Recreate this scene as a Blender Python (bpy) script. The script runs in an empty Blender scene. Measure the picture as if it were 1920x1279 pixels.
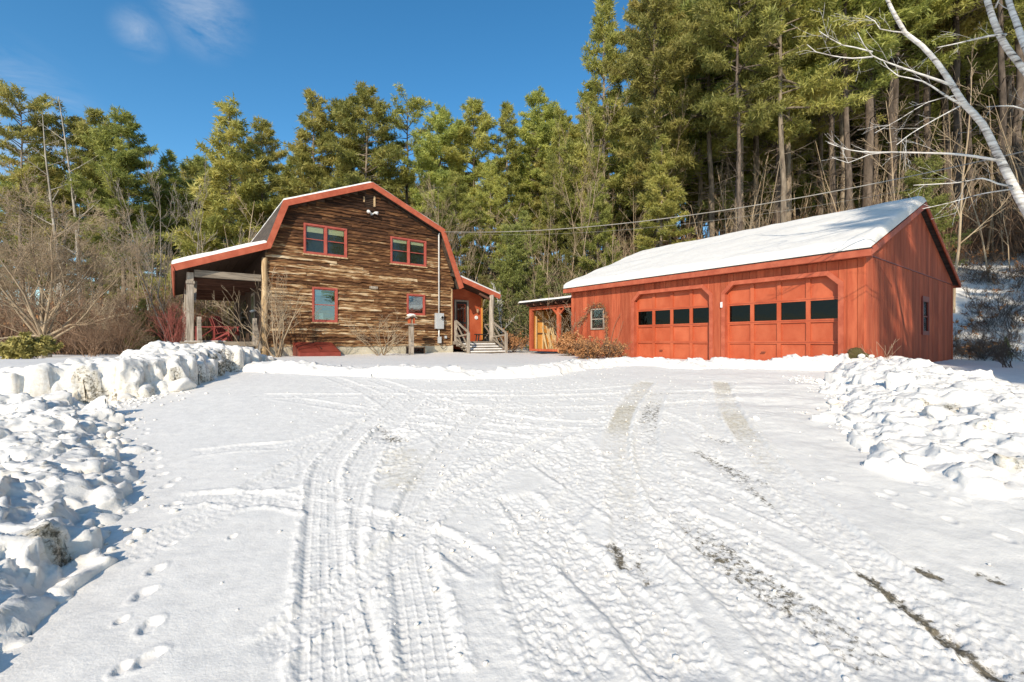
import bpy, math, random
import numpy as np
from math import sin, cos, pi, radians
from mathutils import Vector, Matrix

S = bpy.context.scene
COL = S.collection
# ------------------------------------------------------------------ camera, sky, sun, exposure
EYE = 1.4
FPX = 840.0                      # focal length in photograph pixels (1920 wide)
cd = bpy.data.cameras.new('camera'); cam = bpy.data.objects.new('camera', cd); COL.objects.link(cam)
cd.sensor_width = 36.0; cd.lens = FPX / 1920 * 36.0; cd.clip_start = 0.05; cd.clip_end = 3000
cam.location = (0, 0, EYE); cam.rotation_euler = (radians(90), 0, 0)
S.camera = cam

SUN_EL = radians(29.0)
SUN_H = Vector((-0.24, -0.97)).normalized()          # horizontal direction towards the sun
sd = Vector((SUN_H.x * cos(SUN_EL), SUN_H.y * cos(SUN_EL), sin(SUN_EL)))
sl = bpy.data.lights.new('sun', 'SUN'); so = bpy.data.objects.new('sun', sl); COL.objects.link(so)
sl.energy = 5.0; sl.angle = radians(0.53); sl.color = (1.0, 0.895, 0.735)
so.rotation_euler = sd.to_track_quat('Z', 'Y').to_euler(); so.location = (-8, -30, 20)

W = bpy.data.worlds.new('World'); S.world = W; W.use_nodes = True
wn = W.node_tree.nodes; wl = W.node_tree.links; wn.clear()
wo = wn.new('ShaderNodeOutputWorld'); bg = wn.new('ShaderNodeBackground'); sky = wn.new('ShaderNodeTexSky')
sky.sky_type = 'NISHITA'; sky.sun_disc = False; sky.sun_elevation = SUN_EL
sky.sun_rotation = math.atan2(SUN_H.x, SUN_H.y)
sky.air_density = 1.0; sky.dust_density = 0.3; sky.ozone_density = 2.2; sky.altitude = 200
bg.inputs['Strength'].default_value = 0.15
# thin cirrus wisps
tc = wn.new('ShaderNodeTexCoord'); mp = wn.new('ShaderNodeMapping'); mp.inputs['Scale'].default_value = (1.0, 1.0, 2.6)
mp.inputs['Rotation'].default_value = (0.2, 0.5, 0.3)
wl.new(tc.outputs['Generated'], mp.inputs['Vector'])
cn = wn.new('ShaderNodeTexNoise'); cn.inputs['Scale'].default_value = 7.0; cn.inputs['Detail'].default_value = 7; cn.inputs['Roughness'].default_value = 0.62
cn.inputs['Distortion'].default_value = 0.5
wl.new(mp.outputs['Vector'], cn.inputs['Vector'])
def blob(dirv, r0, r1):
    d = Vector(dirv).normalized()
    v = wn.new('ShaderNodeVectorMath'); v.operation = 'DISTANCE'; v.inputs[1].default_value = d
    nrm = wn.new('ShaderNodeVectorMath'); nrm.operation = 'NORMALIZE'
    wl.new(tc.outputs['Generated'], nrm.inputs[0]); wl.new(nrm.outputs[0], v.inputs[0])
    m = wn.new('ShaderNodeMapRange'); m.interpolation_type = 'SMOOTHSTEP'
    m.inputs[1].default_value = r0; m.inputs[2].default_value = r1; m.inputs[3].default_value = 1; m.inputs[4].default_value = 0
    wl.new(v.outputs['Value'], m.inputs[0]); return m.outputs[0]
def pxd(px, py): return ((px - 960) / FPX, 1, (640 - py) / FPX)
bl = [blob(pxd(380, 22), 0.0, 0.085), blob(pxd(-20, 240), 0.03, 0.15), blob(pxd(262, 62), 0.0, 0.045), blob(pxd(1740, 150), 0.1, 0.4),
      blob((-0.9, -0.5, 0.45), 0.2, 0.6), blob((0.6, -0.9, 0.6), 0.2, 0.7)]
acc = bl[0]
for b in bl[1:]:
    m = wn.new('ShaderNodeMath'); m.operation = 'MAXIMUM'; wl.new(acc, m.inputs[0]); wl.new(b, m.inputs[1]); acc = m.outputs[0]
cr = wn.new('ShaderNodeMapRange'); cr.inputs[1].default_value = 0.40; cr.inputs[2].default_value = 0.72; cr.inputs[3].default_value = 0; cr.inputs[4].default_value = 0.6
wl.new(cn.outputs['Fac'], cr.inputs[0])
mm = wn.new('ShaderNodeMath'); mm.operation = 'MULTIPLY'; wl.new(acc, mm.inputs[0]); wl.new(cr.outputs[0], mm.inputs[1])
mx = wn.new('ShaderNodeMix'); mx.data_type = 'RGBA'; wl.new(mm.outputs[0], mx.inputs['Factor'])
hs = wn.new('ShaderNodeHueSaturation'); hs.inputs['Saturation'].default_value = 1.30; hs.inputs['Hue'].default_value = 0.493; hs.inputs['Value'].default_value = 1.30; wl.new(sky.outputs[0], hs.inputs['Color'])
wl.new(hs.outputs[0], mx.inputs[6]); mx.inputs[7].default_value = (5.2, 5.6, 6.2, 1)
wl.new(mx.outputs[2], bg.inputs['Color']); wl.new(bg.outputs[0], wo.inputs['Surface'])
S.view_settings.view_transform = 'Standard'; S.view_settings.look = 'None'
S.view_settings.exposure = -0.06; S.view_settings.gamma = 1.0; S.view_settings.use_curve_mapping = False
S.cycles.max_bounces = 6; S.cycles.transparent_max_bounces = 8

rnd = random.Random(7)
NR = np.random.default_rng(11)
# ------------------------------------------------------------------ numpy noise
_perm = np.random.default_rng(5).permutation(512)
def _h(ix, iy): return _perm[(_perm[ix & 511] + iy) & 511]
def perlin(x, y):
    x = np.asarray(x, float); y = np.asarray(y, float)
    xi = np.floor(x).astype(int); yi = np.floor(y).astype(int); xf = x - xi; yf = y - yi
    u = xf * xf * xf * (xf * (xf * 6 - 15) + 10); v = yf * yf * yf * (yf * (yf * 6 - 15) + 10)
    def g(ix, iy, dx, dy):
        a = _h(ix, iy) * (2 * pi / 512); return np.cos(a) * dx + np.sin(a) * dy
    n00 = g(xi, yi, xf, yf); n10 = g(xi + 1, yi, xf - 1, yf); n01 = g(xi, yi + 1, xf, yf - 1); n11 = g(xi + 1, yi + 1, xf - 1, yf - 1)
    return (n00 * (1 - u) + n10 * u) * (1 - v) + (n01 * (1 - u) + n11 * u) * v
def fbm(x, y, o=4, g=0.5):
    a = 1.0; r = 0
    for i in range(o):
        r = r + a * perlin(x * 2 ** i + 17.3 * i, y * 2 ** i + 9.1 * i); a *= g
    return r
def sstep(a, b, x):
    t = np.clip((x - a) / (b - a), 0, 1); return t * t * (3 - 2 * t)

# ------------------------------------------------------------------ survey: building frames and ground shape
H0 = Vector((-9.095, 16.5, 0)); G0 = Vector((8.069, 10.24, 0)); ROT = math.atan2(0.6, 0.8)
E1 = Vector((0.8, 0.6, 0)); E2 = Vector((-0.6, 0.8, 0))
def ground(x, y):
    x = np.asarray(x, float); y = np.asarray(y, float)
    r = np.clip((y - 1.2) / 9.6, 0, 1); z = 0.83 * (0.4 * r * r * (3 - 2 * r) + 0.6 * r)
    w = y + 0.55 * x - 25.0
    lx = (x - G0.x) * 0.8 + (y - G0.y) * 0.6; ly = -(x - G0.x) * 0.6 + (y - G0.y) * 0.8
    dx = np.maximum(np.maximum(-lx, lx - 9.6), 0); dy = np.maximum(np.maximum(-ly, ly - 14.0), 0)
    gm = sstep(0.4, 5.0, np.hypot(dx, dy))
    hl = np.where(w > 0, w, 0); hl = hl * sstep(0, 7, hl) * 0.40
    hl = 13.0 * (1 - np.exp(-hl / 13.0)) * sstep(-22, -2, x)
    z = z + hl * gm + 0.25 * perlin(x * 0.13, y * 0.13) * sstep(14, 30, np.hypot(x, y))
    z = z - 0.10 * sstep(10, 13, x) * (1 - sstep(22, 28, y)) 
    z = z - 0.6 * sstep(14, 24, -x) * sstep(5, 14, y) * 0.25
    return z
def gz(x, y): return float(ground(x, y))
def at(px, py):
    """where the line of sight measured at a photograph pixel meets the ground"""
    k = (px - 960) / FPX; s = (640 - py) / FPX; lo, hi = 0.8, 60.0
    for Y in np.linspace(0.8, 60, 500):
        if EYE + s * Y < gz(k * Y, Y): hi = Y; break
        lo = Y
    for _ in range(18):
        m = (lo + hi) / 2
        if EYE + s * m < gz(k * m, m): hi = m
        else: lo = m
    return k * hi, hi
def P(px, py, Y): return Vector(((px - 960) / FPX * Y, Y, EYE + (640 - py) / FPX * Y))

# ------------------------------------------------------------------ materials
def nodes(name):
    m = bpy.data.materials.new(name); m.use_nodes = True; n = m.node_tree.nodes; l = m.node_tree.links
    return m, n, l, n['Principled BSDF']
def ramp(n, stops):
    r = n.new('ShaderNodeValToRGB'); e = r.color_ramp.elements
    while len(e) > 1: e.remove(e[0])
    e[0].position = stops[0][0]; e[0].color = (*stops[0][1], 1)
    for p, c in stops[1:]:
        x = e.new(p); x.color = (*c, 1)
    return r
def simple(name, c1, c2=None, scale=(3, 3, 3), rough=0.75, bump=0.15, detail=5, metal=0.0, spread=(0.35, 0.65), rand=0.0, bdist=0.01, spec=0.3):
    m, n, l, b = nodes(name)
    t = n.new('ShaderNodeTexCoord'); mp = n.new('ShaderNodeMapping'); mp.inputs['Scale'].default_value = scale
    oi = n.new('ShaderNodeObjectInfo'); va = n.new('ShaderNodeVectorMath'); va.operation = 'MULTIPLY_ADD'
    l.new(oi.outputs['Random'], va.inputs[0]); va.inputs[1].default_value = (37, 21, 53); l.new(t.outputs['Object'], va.inputs[2])
    l.new(va.outputs[0], mp.inputs['Vector'])
    ns = n.new('ShaderNodeTexNoise'); ns.inputs['Scale'].default_value = 1; ns.inputs['Detail'].default_value = detail; ns.inputs['Roughness'].default_value = 0.6
    l.new(mp.outputs[0], ns.inputs['Vector'])
    r = ramp(n, [(spread[0], c1), (spread[1], c2 or c1)]); l.new(ns.outputs['Fac'], r.inputs[0])
    out = r.outputs[0]
    if rand:
        h = n.new('ShaderNodeHueSaturation'); mr = n.new('ShaderNodeMapRange'); mr.inputs[3].default_value = 1 - rand; mr.inputs[4].default_value = 1 + rand
        l.new(oi.outputs['Random'], mr.inputs[0]); l.new(mr.outputs[0], h.inputs['Value']); l.new(out, h.inputs['Color']); out = h.outputs[0]
    l.new(out, b.inputs['Base Color']); b.inputs['Roughness'].default_value = rough; b.inputs['Metallic'].default_value = metal
    b.inputs['Specular IOR Level'].default_value = spec
    if bump:
        bu = n.new('ShaderNodeBump'); bu.inputs['Strength'].default_value = bump; bu.inputs['Distance'].default_value = bdist
        l.new(ns.outputs['Fac'], bu.inputs['Height']); l.new(bu.outputs[0], b.inputs['Normal'])
    return m
RED = simple('red_stain', (0.33, 0.060, 0.025), (0.52, 0.138, 0.062), (9, 9, 1.3), 0.8, 0.5, 8, spread=(0.3, 0.75), rand=0.2)
REDTRIM = simple('red_trim_paint', (0.36, 0.078, 0.038), (0.48, 0.125, 0.065), (4, 4, 4), 0.6, 0.15, rand=0.06)
REDDOOR = simple('red_door_paint', (0.42, 0.080, 0.030), (0.53, 0.130, 0.056), (2, 2, 1.2), 0.5, 0.08, rand=0.05)
REDWIN = simple('red_window_paint', (0.34, 0.07, 0.048), (0.43, 0.105, 0.075), (5, 5, 5), 0.55, 0.1)
REDMETAL = simple('dark_red_metal', (0.19, 0.035, 0.022), (0.28, 0.055, 0.036), (2, 2, 2), 0.45, 0.05)
GREYWOOD = simple('weathered_wood', (0.22, 0.18, 0.14), (0.48, 0.41, 0.33), (22, 22, 2.0), 0.85, 0.6, 7, rand=0.12)
GREYWOODH = simple('weathered_wood_rail', (0.16, 0.13, 0.10), (0.36, 0.30, 0.23), (2, 18, 22), 0.85, 0.6, 7, rand=0.12)
LOGWOOD = simple('peeled_log', (0.30, 0.19, 0.09), (0.62, 0.45, 0.26), (14, 14, 1.6), 0.8, 0.5, 6)
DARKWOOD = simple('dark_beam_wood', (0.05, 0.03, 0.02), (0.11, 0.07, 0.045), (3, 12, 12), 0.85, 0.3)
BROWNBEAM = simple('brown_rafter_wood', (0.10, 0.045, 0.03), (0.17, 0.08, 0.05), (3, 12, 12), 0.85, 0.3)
SHINGLE = simple('roof_shingle', (0.045, 0.034, 0.026), (0.13, 0.10, 0.075), (6, 1.2, 10), 0.9, 0.6, 7, bdist=0.02)
CONCRETE = simple('foundation_concrete', (0.42, 0.37, 0.27), (0.58, 0.53, 0.42), (1.6, 1.6, 3), 0.9, 0.25, 8)
ORANGEPLY = simple('orange_plywood', (0.52, 0.20, 0.035), (0.74, 0.36, 0.09), (5, 5, 1.2), 0.7, 0.2)
PALEWOOD = simple('pale_stud_wood', (0.5, 0.34, 0.16), (0.66, 0.48, 0.26), (10, 10, 1.5), 0.8, 0.3)
GREYMETAL = simple('grey_metal', (0.42, 0.43, 0.43), (0.5, 0.51, 0.51), (3, 3, 3), 0.4, 0.03)
WHITEPAINT = simple('white_paint', (0.72, 0.70, 0.66), (0.8, 0.78, 0.75), (6, 6, 6), 0.5, 0.03)
BLIND = simple('cream_blind', (0.55, 0.50, 0.36), (0.62, 0.57, 0.43), (4, 4, 30), 0.8, 0.1)
DARKROOM = simple('dark_interior', (0.03, 0.032, 0.03), (0.05, 0.05, 0.046), rough=0.9, bump=0)
BLACKMETAL = simple('black_metal', (0.02, 0.02, 0.02), (0.04, 0.035, 0.03), rough=0.5, bump=0.05)
CABLE = simple('cable_sheath', (0.24, 0.22, 0.19), (0.36, 0.33, 0.29), rough=0.6, bump=0)
REDCHAIR = simple('red_chair_paint', (0.20, 0.035, 0.03), (0.30, 0.055, 0.045), rough=0.6, bump=0.1)
TERRAC = simple('terracotta_brown', (0.35, 0.22, 0.13), (0.5, 0.34, 0.22), (8, 8, 8), 0.9, 0.3)
MOSS = simple('dry_moss', (0.06, 0.055, 0.02), (0.22, 0.17, 0.06), (26, 26, 26), 0.95, 1.0, bdist=0.03)
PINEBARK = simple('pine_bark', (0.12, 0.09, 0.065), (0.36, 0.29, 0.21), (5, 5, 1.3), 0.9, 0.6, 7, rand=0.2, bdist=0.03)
DARKBARK = simple('shaded_pine_bark', (0.055, 0.042, 0.032), (0.17, 0.13, 0.10), (5, 5, 1.3), 0.9, 0.6, 7, rand=0.25, bdist=0.03)  # pine bark darkened so the colour carries the woods' shade on these trunks
DEADBARK = simple('dead_grey_bark', (0.28, 0.24, 0.19), (0.50, 0.45, 0.38), (5, 5, 1.3), 0.9, 0.4, rand=0.12)
TWIG_TAN = simple('tan_twig', (0.26, 0.18, 0.11), (0.46, 0.36, 0.24), (1, 1, 1), 0.85, 0, rand=0.15)
TWIG_BROWN = simple('brown_twig', (0.17, 0.10, 0.06), (0.34, 0.22, 0.14), (0.4, 0.4, 0.4), 0.85, 0, rand=0.2)
TWIG_GREY = simple('grey_twig', (0.17, 0.14, 0.11), (0.32, 0.27, 0.22), (1, 1, 1), 0.85, 0, rand=0.15)
TWIG_RED = simple('red_twig', (0.22, 0.055, 0.045), (0.36, 0.12, 0.09), (2, 2, 2), 0.85, 0)
TWIG_DARK = simple('dark_twig', (0.07, 0.055, 0.045), (0.16, 0.12, 0.09), (2, 2, 2), 0.85, 0, rand=0.2)
LEAF_RUST = simple('rust_leaf', (0.30, 0.13, 0.045), (0.52, 0.27, 0.12), (3, 3, 3), 0.8, 0, rand=0.1)
LEAF_GOLD = simple('olive_gold_leaf', (0.18, 0.16, 0.04), (0.45, 0.38, 0.12), (3, 3, 3), 0.7, 0)
LEAF_GREEN = simple('shrub_leaf', (0.07, 0.085, 0.025), (0.20, 0.20, 0.07), (0.7, 0.7, 0.7), 0.7, 0, rand=0.2)

def needle_mat(name, c1, c2, c3):
    m, n, l, b = nodes(name)
    t = n.new('ShaderNodeTexCoord'); oi = n.new('ShaderNodeObjectInfo')
    va = n.new('ShaderNodeVectorMath'); va.operation = 'MULTIPLY_ADD'
    l.new(oi.outputs['Random'], va.inputs[0]); va.inputs[1].default_value = (90, 40, 70); l.new(t.outputs['Object'], va.inputs[2])
    ns = n.new('ShaderNodeTexNoise'); ns.inputs['Scale'].default_value = 0.55; ns.inputs['Detail'].default_value = 8; ns.inputs['Roughness'].default_value = 0.75
    l.new(va.outputs[0], ns.inputs['Vector'])
    r = ramp(n, [(0.33, c1), (0.5, c2), (0.68, c3)]); l.new(ns.outputs['Fac'], r.inputs[0])
    h = n.new('ShaderNodeHueSaturation'); mr = n.new('ShaderNodeMapRange'); mr.inputs[3].default_value = 0.75; mr.inputs[4].default_value = 1.2
    m2 = n.new('ShaderNodeMapRange'); m2.inputs[3].default_value = 0.472; m2.inputs[4].default_value = 0.512
    wn2 = n.new('ShaderNodeTexWhiteNoise'); wn2.noise_dimensions = '1D'; l.new(oi.outputs['Random'], wn2.inputs['W']); l.new(wn2.outputs['Value'], m2.inputs[0])
    l.new(oi.outputs['Random'], mr.inputs[0]); l.new(mr.outputs[0], h.inputs['Value']); l.new(m2.outputs[0], h.inputs['Hue']); l.new(r.outputs[0], h.inputs['Color'])
    l.new(h.outputs[0], b.inputs['Base Color']); b.inputs['Roughness'].default_value = 0.55; b.inputs['Specular IOR Level'].default_value = 0.35
    tr = n.new('ShaderNodeBsdfTranslucent'); l.new(h.outputs[0], tr.inputs['Color'])
    mxs = n.new('ShaderNodeMixShader'); mxs.inputs[0].default_value = 0.42
    l.new(b.outputs[0], mxs.inputs[1]); l.new(tr.outputs[0], mxs.inputs[2]); l.new(mxs.outputs[0], n['Material Output'].inputs['Surface'])
    return m
NEEDLE = needle_mat('pine_needle', (0.17, 0.205, 0.06), (0.42, 0.425, 0.105), (0.66, 0.61, 0.18))
NEEDLE2 = needle_mat('young_pine_needle', (0.19, 0.21, 0.06), (0.34, 0.35, 0.10), (0.48, 0.46, 0.15))

def snow_mat(name, dirty=False, litter=False):
    m, n, l, b = nodes(name)
    g = n.new('ShaderNodeNewGeometry')
    n1 = n.new('ShaderNodeTexNoise'); n1.inputs['Scale'].default_value = 9; n1.inputs['Detail'].default_value = 8; n1.inputs['Roughness'].default_value = 0.65
    n2 = n.new('ShaderNodeTexNoise'); n2.inputs['Scale'].default_value = 90; n2.inputs['Detail'].default_value = 4
    l.new(g.outputs['Position'], n1.inputs['Vector']); l.new(g.outputs['Position'], n2.inputs['Vector'])
    r = ramp(n, [(0.35, (0.78, 0.74, 0.685)), (0.6, (0.87, 0.825, 0.76))]); l.new(n1.outputs['Fac'], r.inputs[0]); out = r.outputs[0]
    def attr_mix(out, an, cols, sc, lo, hi, thr):
        a = n.new('ShaderNodeAttribute'); a.attribute_name = an
        nn = n.new('ShaderNodeTexNoise'); nn.inputs['Scale'].default_value = sc; nn.inputs['Detail'].default_value = 7; nn.inputs['Roughness'].default_value = 0.72
        l.new(g.outputs['Position'], nn.inputs['Vector'])
        ad = n.new('ShaderNodeMath'); ad.operation = 'ADD'; l.new(a.outputs['Fac'], ad.inputs[0]); l.new(nn.outputs['Fac'], ad.inputs[1])
        mr = n.new('ShaderNodeMapRange'); mr.interpolation_type = 'SMOOTHSTEP'; mr.inputs[1].default_value = lo; mr.inputs[2].default_value = hi; mr.inputs[4].default_value = thr
        l.new(ad.outputs[0], mr.inputs[0])
        nc = n.new('ShaderNodeTexNoise'); nc.inputs['Scale'].default_value = sc * 2.3; nc.inputs['Detail'].default_value = 6
        l.new(g.outputs['Position'], nc.inputs['Vector'])
        rc = ramp(n, [(0.38, cols[0]), (0.62, cols[1])]); l.new(nc.outputs['Fac'], rc.inputs[0])
        x = n.new('ShaderNodeMix'); x.data_type = 'RGBA'; l.new(mr.outputs[0], x.inputs['Factor']); l.new(out, x.inputs[6]); l.new(rc.outputs[0], x.inputs[7])
        return x.outputs[2]
    if dirty:
        out = attr_mix(out, 'tan', ((0.50, 0.42, 0.28), (0.70, 0.64, 0.52)), 16, 0.68, 1.15, 0.8)
        out = attr_mix(out, 'dirt', ((0.045, 0.04, 0.025), (0.20, 0.16, 0.10)), 26, 0.79, 0.97, 0.95)
    if litter:
        out = attr_mix(out, 'litter', ((0.10, 0.055, 0.03), (0.26, 0.15, 0.085)), 1.6, 0.92, 1.1, 1.0)
    l.new(out, b.inputs['Base Color']); b.inputs['Roughness'].default_value = 0.6; b.inputs['Specular IOR Level'].default_value = 0.25
    ad = n.new('ShaderNodeMath'); ad.operation = 'MULTIPLY_ADD'; ad.inputs[1].default_value = 0.18; l.new(n2.outputs['Fac'], ad.inputs[0]); l.new(n1.outputs['Fac'], ad.inputs[2])
    bu = n.new('ShaderNodeBump'); bu.inputs['Strength'].default_value = 0.5; bu.inputs['Distance'].default_value = 0.02
    l.new(ad.outputs[0], bu.inputs['Height']); l.new(bu.outputs[0], b.inputs['Normal'])
    return m
SNOWG = snow_mat('ground_snow', True, True); SNOWB = snow_mat('bank_snow', True); SNOW = snow_mat('fresh_snow')

def siding_mat():
    m, n, l, b = nodes('waney_siding')
    t = n.new('ShaderNodeTexCoord'); oi = n.new('ShaderNodeObjectInfo')
    va = n.new('ShaderNodeVectorMath'); va.operation = 'MULTIPLY_ADD'; l.new(oi.outputs['Random'], va.inputs[0]); va.inputs[1].default_value = (31, 17, 23); l.new(t.outputs['Object'], va.inputs[2])
    mp = n.new('ShaderNodeMapping'); mp.inputs['Scale'].default_value = (1.3, 1, 13); l.new(va.outputs[0], mp.inputs['Vector'])
    ns = n.new('ShaderNodeTexNoise'); ns.inputs['Scale'].default_value = 1.3; ns.inputs['Detail'].default_value = 7; ns.inputs['Roughness'].default_value = 0.65
    l.new(mp.outputs[0], ns.inputs['Vector'])
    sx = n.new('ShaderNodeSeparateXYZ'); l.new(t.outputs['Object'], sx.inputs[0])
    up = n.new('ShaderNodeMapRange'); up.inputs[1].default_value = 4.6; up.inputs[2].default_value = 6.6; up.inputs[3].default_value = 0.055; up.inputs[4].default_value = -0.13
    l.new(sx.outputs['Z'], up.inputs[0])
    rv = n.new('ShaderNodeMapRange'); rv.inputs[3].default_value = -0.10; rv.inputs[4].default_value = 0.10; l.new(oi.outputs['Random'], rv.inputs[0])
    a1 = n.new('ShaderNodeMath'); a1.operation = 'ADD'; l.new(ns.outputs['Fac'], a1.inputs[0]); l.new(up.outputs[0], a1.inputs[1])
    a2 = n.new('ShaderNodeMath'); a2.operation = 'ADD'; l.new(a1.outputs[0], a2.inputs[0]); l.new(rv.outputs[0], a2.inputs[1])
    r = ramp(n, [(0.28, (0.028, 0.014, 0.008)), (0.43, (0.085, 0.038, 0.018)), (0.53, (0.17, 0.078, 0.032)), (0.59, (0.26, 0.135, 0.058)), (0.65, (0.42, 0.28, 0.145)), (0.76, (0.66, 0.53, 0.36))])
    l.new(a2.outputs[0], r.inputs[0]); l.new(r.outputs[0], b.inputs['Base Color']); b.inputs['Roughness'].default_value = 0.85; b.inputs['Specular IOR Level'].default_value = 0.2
    bu = n.new('ShaderNodeBump'); bu.inputs['Strength'].default_value = 0.7; bu.inputs['Distance'].default_value = 0.02; l.new(ns.outputs['Fac'], bu.inputs['Height']); l.new(bu.outputs[0], b.inputs['Normal'])
    return m
SIDING = siding_mat()
def glass_mat(name, tint, tr):
    m, n, l, b = nodes(name); n.remove(b)
    g = n.new('ShaderNodeBsdfGlossy'); g.inputs['Roughness'].default_value = 0.03; g.inputs['Color'].default_value = (0.9, 0.95, 1, 1)
    t = n.new('ShaderNodeBsdfTransparent'); t.inputs['Color'].default_value = (*tint, 1)
    nn = n.new('ShaderNodeTexNoise'); nn.inputs['Scale'].default_value = 2.0
    bu = n.new('ShaderNodeBump'); bu.inputs['Strength'].default_value = 0.06; bu.inputs['Distance'].default_value = 0.05
    l.new(nn.outputs['Fac'], bu.inputs['Height']); l.new(bu.outputs[0], g.inputs['Normal'])
    x = n.new('ShaderNodeMixShader'); x.inputs[0].default_value = tr
    l.new(t.outputs[0], x.inputs[1]); l.new(g.outputs[0], x.inputs[2]); l.new(x.outputs[0], n['Material Output'].inputs['Surface'])
    return m
GLASS = glass_mat('window_glass', (0.8, 0.84, 0.78), 0.035); GLASS2 = glass_mat('sky_reflecting_glass', (0.6, 0.7, 0.7), 0.20); GLASSD = glass_mat('garage_glass', (0.25, 0.28, 0.28), 0.022)
def birch_mat():
    m, n, l, b = nodes('birch_bark')
    t = n.new('ShaderNodeTexCoord'); mp = n.new('ShaderNodeMapping'); mp.inputs['Scale'].default_value = (2.0, 2.0, 16); mp.inputs['Rotation'].default_value = (0, 0.45, 0)
    l.new(t.outputs['Object'], mp.inputs['Vector'])
    ns = n.new('ShaderNodeTexNoise'); ns.inputs['Scale'].default_value = 1.6; ns.inputs['Detail'].default_value = 4; l.new(mp.outputs[0], ns.inputs['Vector'])
    r = ramp(n, [(0.30, (0.05, 0.04, 0.035)), (0.40, (0.50, 0.46, 0.42)), (0.60, (0.78, 0.75, 0.70))]); l.new(ns.outputs['Fac'], r.inputs[0])
    l.new(r.outputs[0], b.inputs['Base Color']); b.inputs['Roughness'].default_value = 0.7
    return m
BIRCH = birch_mat()

# ------------------------------------------------------------------ mesh helpers
def tag(o, label=None, cat=None, group=None, kind=None):
    if label: o['label'] = label
    if cat: o['category'] = cat
    if group: o['group'] = group
    if kind: o['kind'] = kind
    return o
def empty(name, loc, rz=0, label=None, cat=None, group=None, kind=None):
    o = bpy.data.objects.new(name, None); COL.objects.link(o); o.location = loc; o.rotation_euler = (0, 0, rz); o.empty_display_size = 0.3
    return tag(o, label, cat, group, kind)
def link(name, me, parent=None):
    o = bpy.data.objects.new(name, me); COL.objects.link(o)
    if parent is not None: o.parent = parent
    return o
class MB:
    def __init__(s): s.v = []; s.f = []
    def box(s, a, b):
        (x0, y0, z0), (x1, y1, z1) = a, b
        if x0 > x1: x0, x1 = x1, x0
        if y0 > y1: y0, y1 = y1, y0
        if z0 > z1: z0, z1 = z1, z0
        k = len(s.v); s.v += [(x0, y0, z0), (x1, y0, z0), (x1, y1, z0), (x0, y1, z0), (x0, y0, z1), (x1, y0, z1), (x1, y1, z1), (x0, y1, z1)]
        s.f += [(k, k + 3, k + 2, k + 1), (k + 4, k + 5, k + 6, k + 7), (k, k + 1, k + 5, k + 4), (k + 1, k + 2, k + 6, k + 5), (k + 2, k + 3, k + 7, k + 6), (k + 3, k, k + 4, k + 7)]; return s
    def prism_y(s, pts, y0, y1):
        """polygon in (x,z) seen from -y, extruded y0..y1"""
        k = len(s.v); n = len(pts); s.v += [(x, y0, z) for x, z in pts] + [(x, y1, z) for x, z in pts]
        a = sum(pts[i][0] * pts[(i + 1) % n][1] - pts[(i + 1) % n][0] * pts[i][1] for i in range(n))
        r = list(range(n)) if a > 0 else list(range(n))[::-1]
        s.f.append(tuple(k + i for i in r)); s.f.append(tuple(k + n + i for i in r[::-1]))
        for i in range(n):
            j = (i + 1) % n; p, q = (r[i], r[j]); s.f.append((k + p, k + n + p, k + n + q, k + q))
        return s
    def prism_x(s, pts, x0, x1):
        """polygon in (y,z), extruded x0..x1"""
        k = len(s.v); n = len(pts); s.v += [(x0, y, z) for y, z in pts] + [(x1, y, z) for y, z in pts]
        a = sum(pts[i][0] * pts[(i + 1) % n][1] - pts[(i + 1) % n][0] * pts[i][1] for i in range(n))
        r = list(range(n)) if a < 0 else list(range(n))[::-1]
        s.f.append(tuple(k + i for i in r)); s.f.append(tuple(k + n + i for i in r[::-1]))
        for i in range(n):
            j = (i + 1) % n; p, q = (r[i], r[j]); s.f.append((k + p, k + n + p, k + n + q, k + q))
        return s
    def tube(s, pts, rad, n=5, cap=True):
        pts = [Vector(p) for p in pts]; k = len(s.v); m = len(pts)
        if not hasattr(rad, '__len__'): rad = [rad] * m
        up = Vector((0.13, 0.31, 0.94))
        for i, p in enumerate(pts):
            d = (pts[min(i + 1, m - 1)] - pts[max(i - 1, 0)])
            d = d.normalized() if d.length > 1e-9 else Vector((0, 0, 1))
            a = d.cross(up)
            if a.length < 0.05: a = d.cross(Vector((1, 0, 0)))
            a.normalize(); b = d.cross(a)
            for j in range(n):
                t = 2 * pi * j / n; q = p + (a * cos(t) + b * sin(t)) * rad[i]; s.v.append((q.x, q.y, q.z))
        for i in range(m - 1):
            for j in range(n):
                j2 = (j + 1) % n; s.f.append((k + i * n + j, k + i * n + j2, k + (i + 1) * n + j2, k + (i + 1) * n + j))
        if cap and n > 3:
            s.f.append(tuple(k + j for j in range(n))[::-1]); s.f.append(tuple(k + (m - 1) * n + j for j in range(n)))
        return s
    def bar(s, p, q, w, h):
        """square bar from p to q"""
        p = Vector(p); q = Vector(q); d = (q - p).normalized(); u = Vector((0, 0, 1))
        a = d.cross(u)
        if a.length < 0.05: a = Vector((1, 0, 0))
        a.normalize(); b = a.cross(d); k = len(s.v)
        for c in (p, q):
            for e, g in ((-1, -1), (1, -1), (1, 1), (-1, 1)):
                x = c + a * e * w / 2 + b * g * h / 2; s.v.append((x.x, x.y, x.z))
        s.f += [(k, k + 1, k + 2, k + 3), (k + 7, k + 6, k + 5, k + 4), (k, k + 4, k + 5, k + 1), (k + 1, k + 5, k + 6, k + 2), (k + 2, k + 6, k + 7, k + 3), (k + 3, k + 7, k + 4, k)]; return s
    def mesh(s, name, mat, smooth=False):
        me = bpy.data.meshes.new(name); me.from_pydata(s.v, [], s.f); me.materials.append(mat)
        if smooth: me.shade_smooth()
        me.update(); return me
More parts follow.
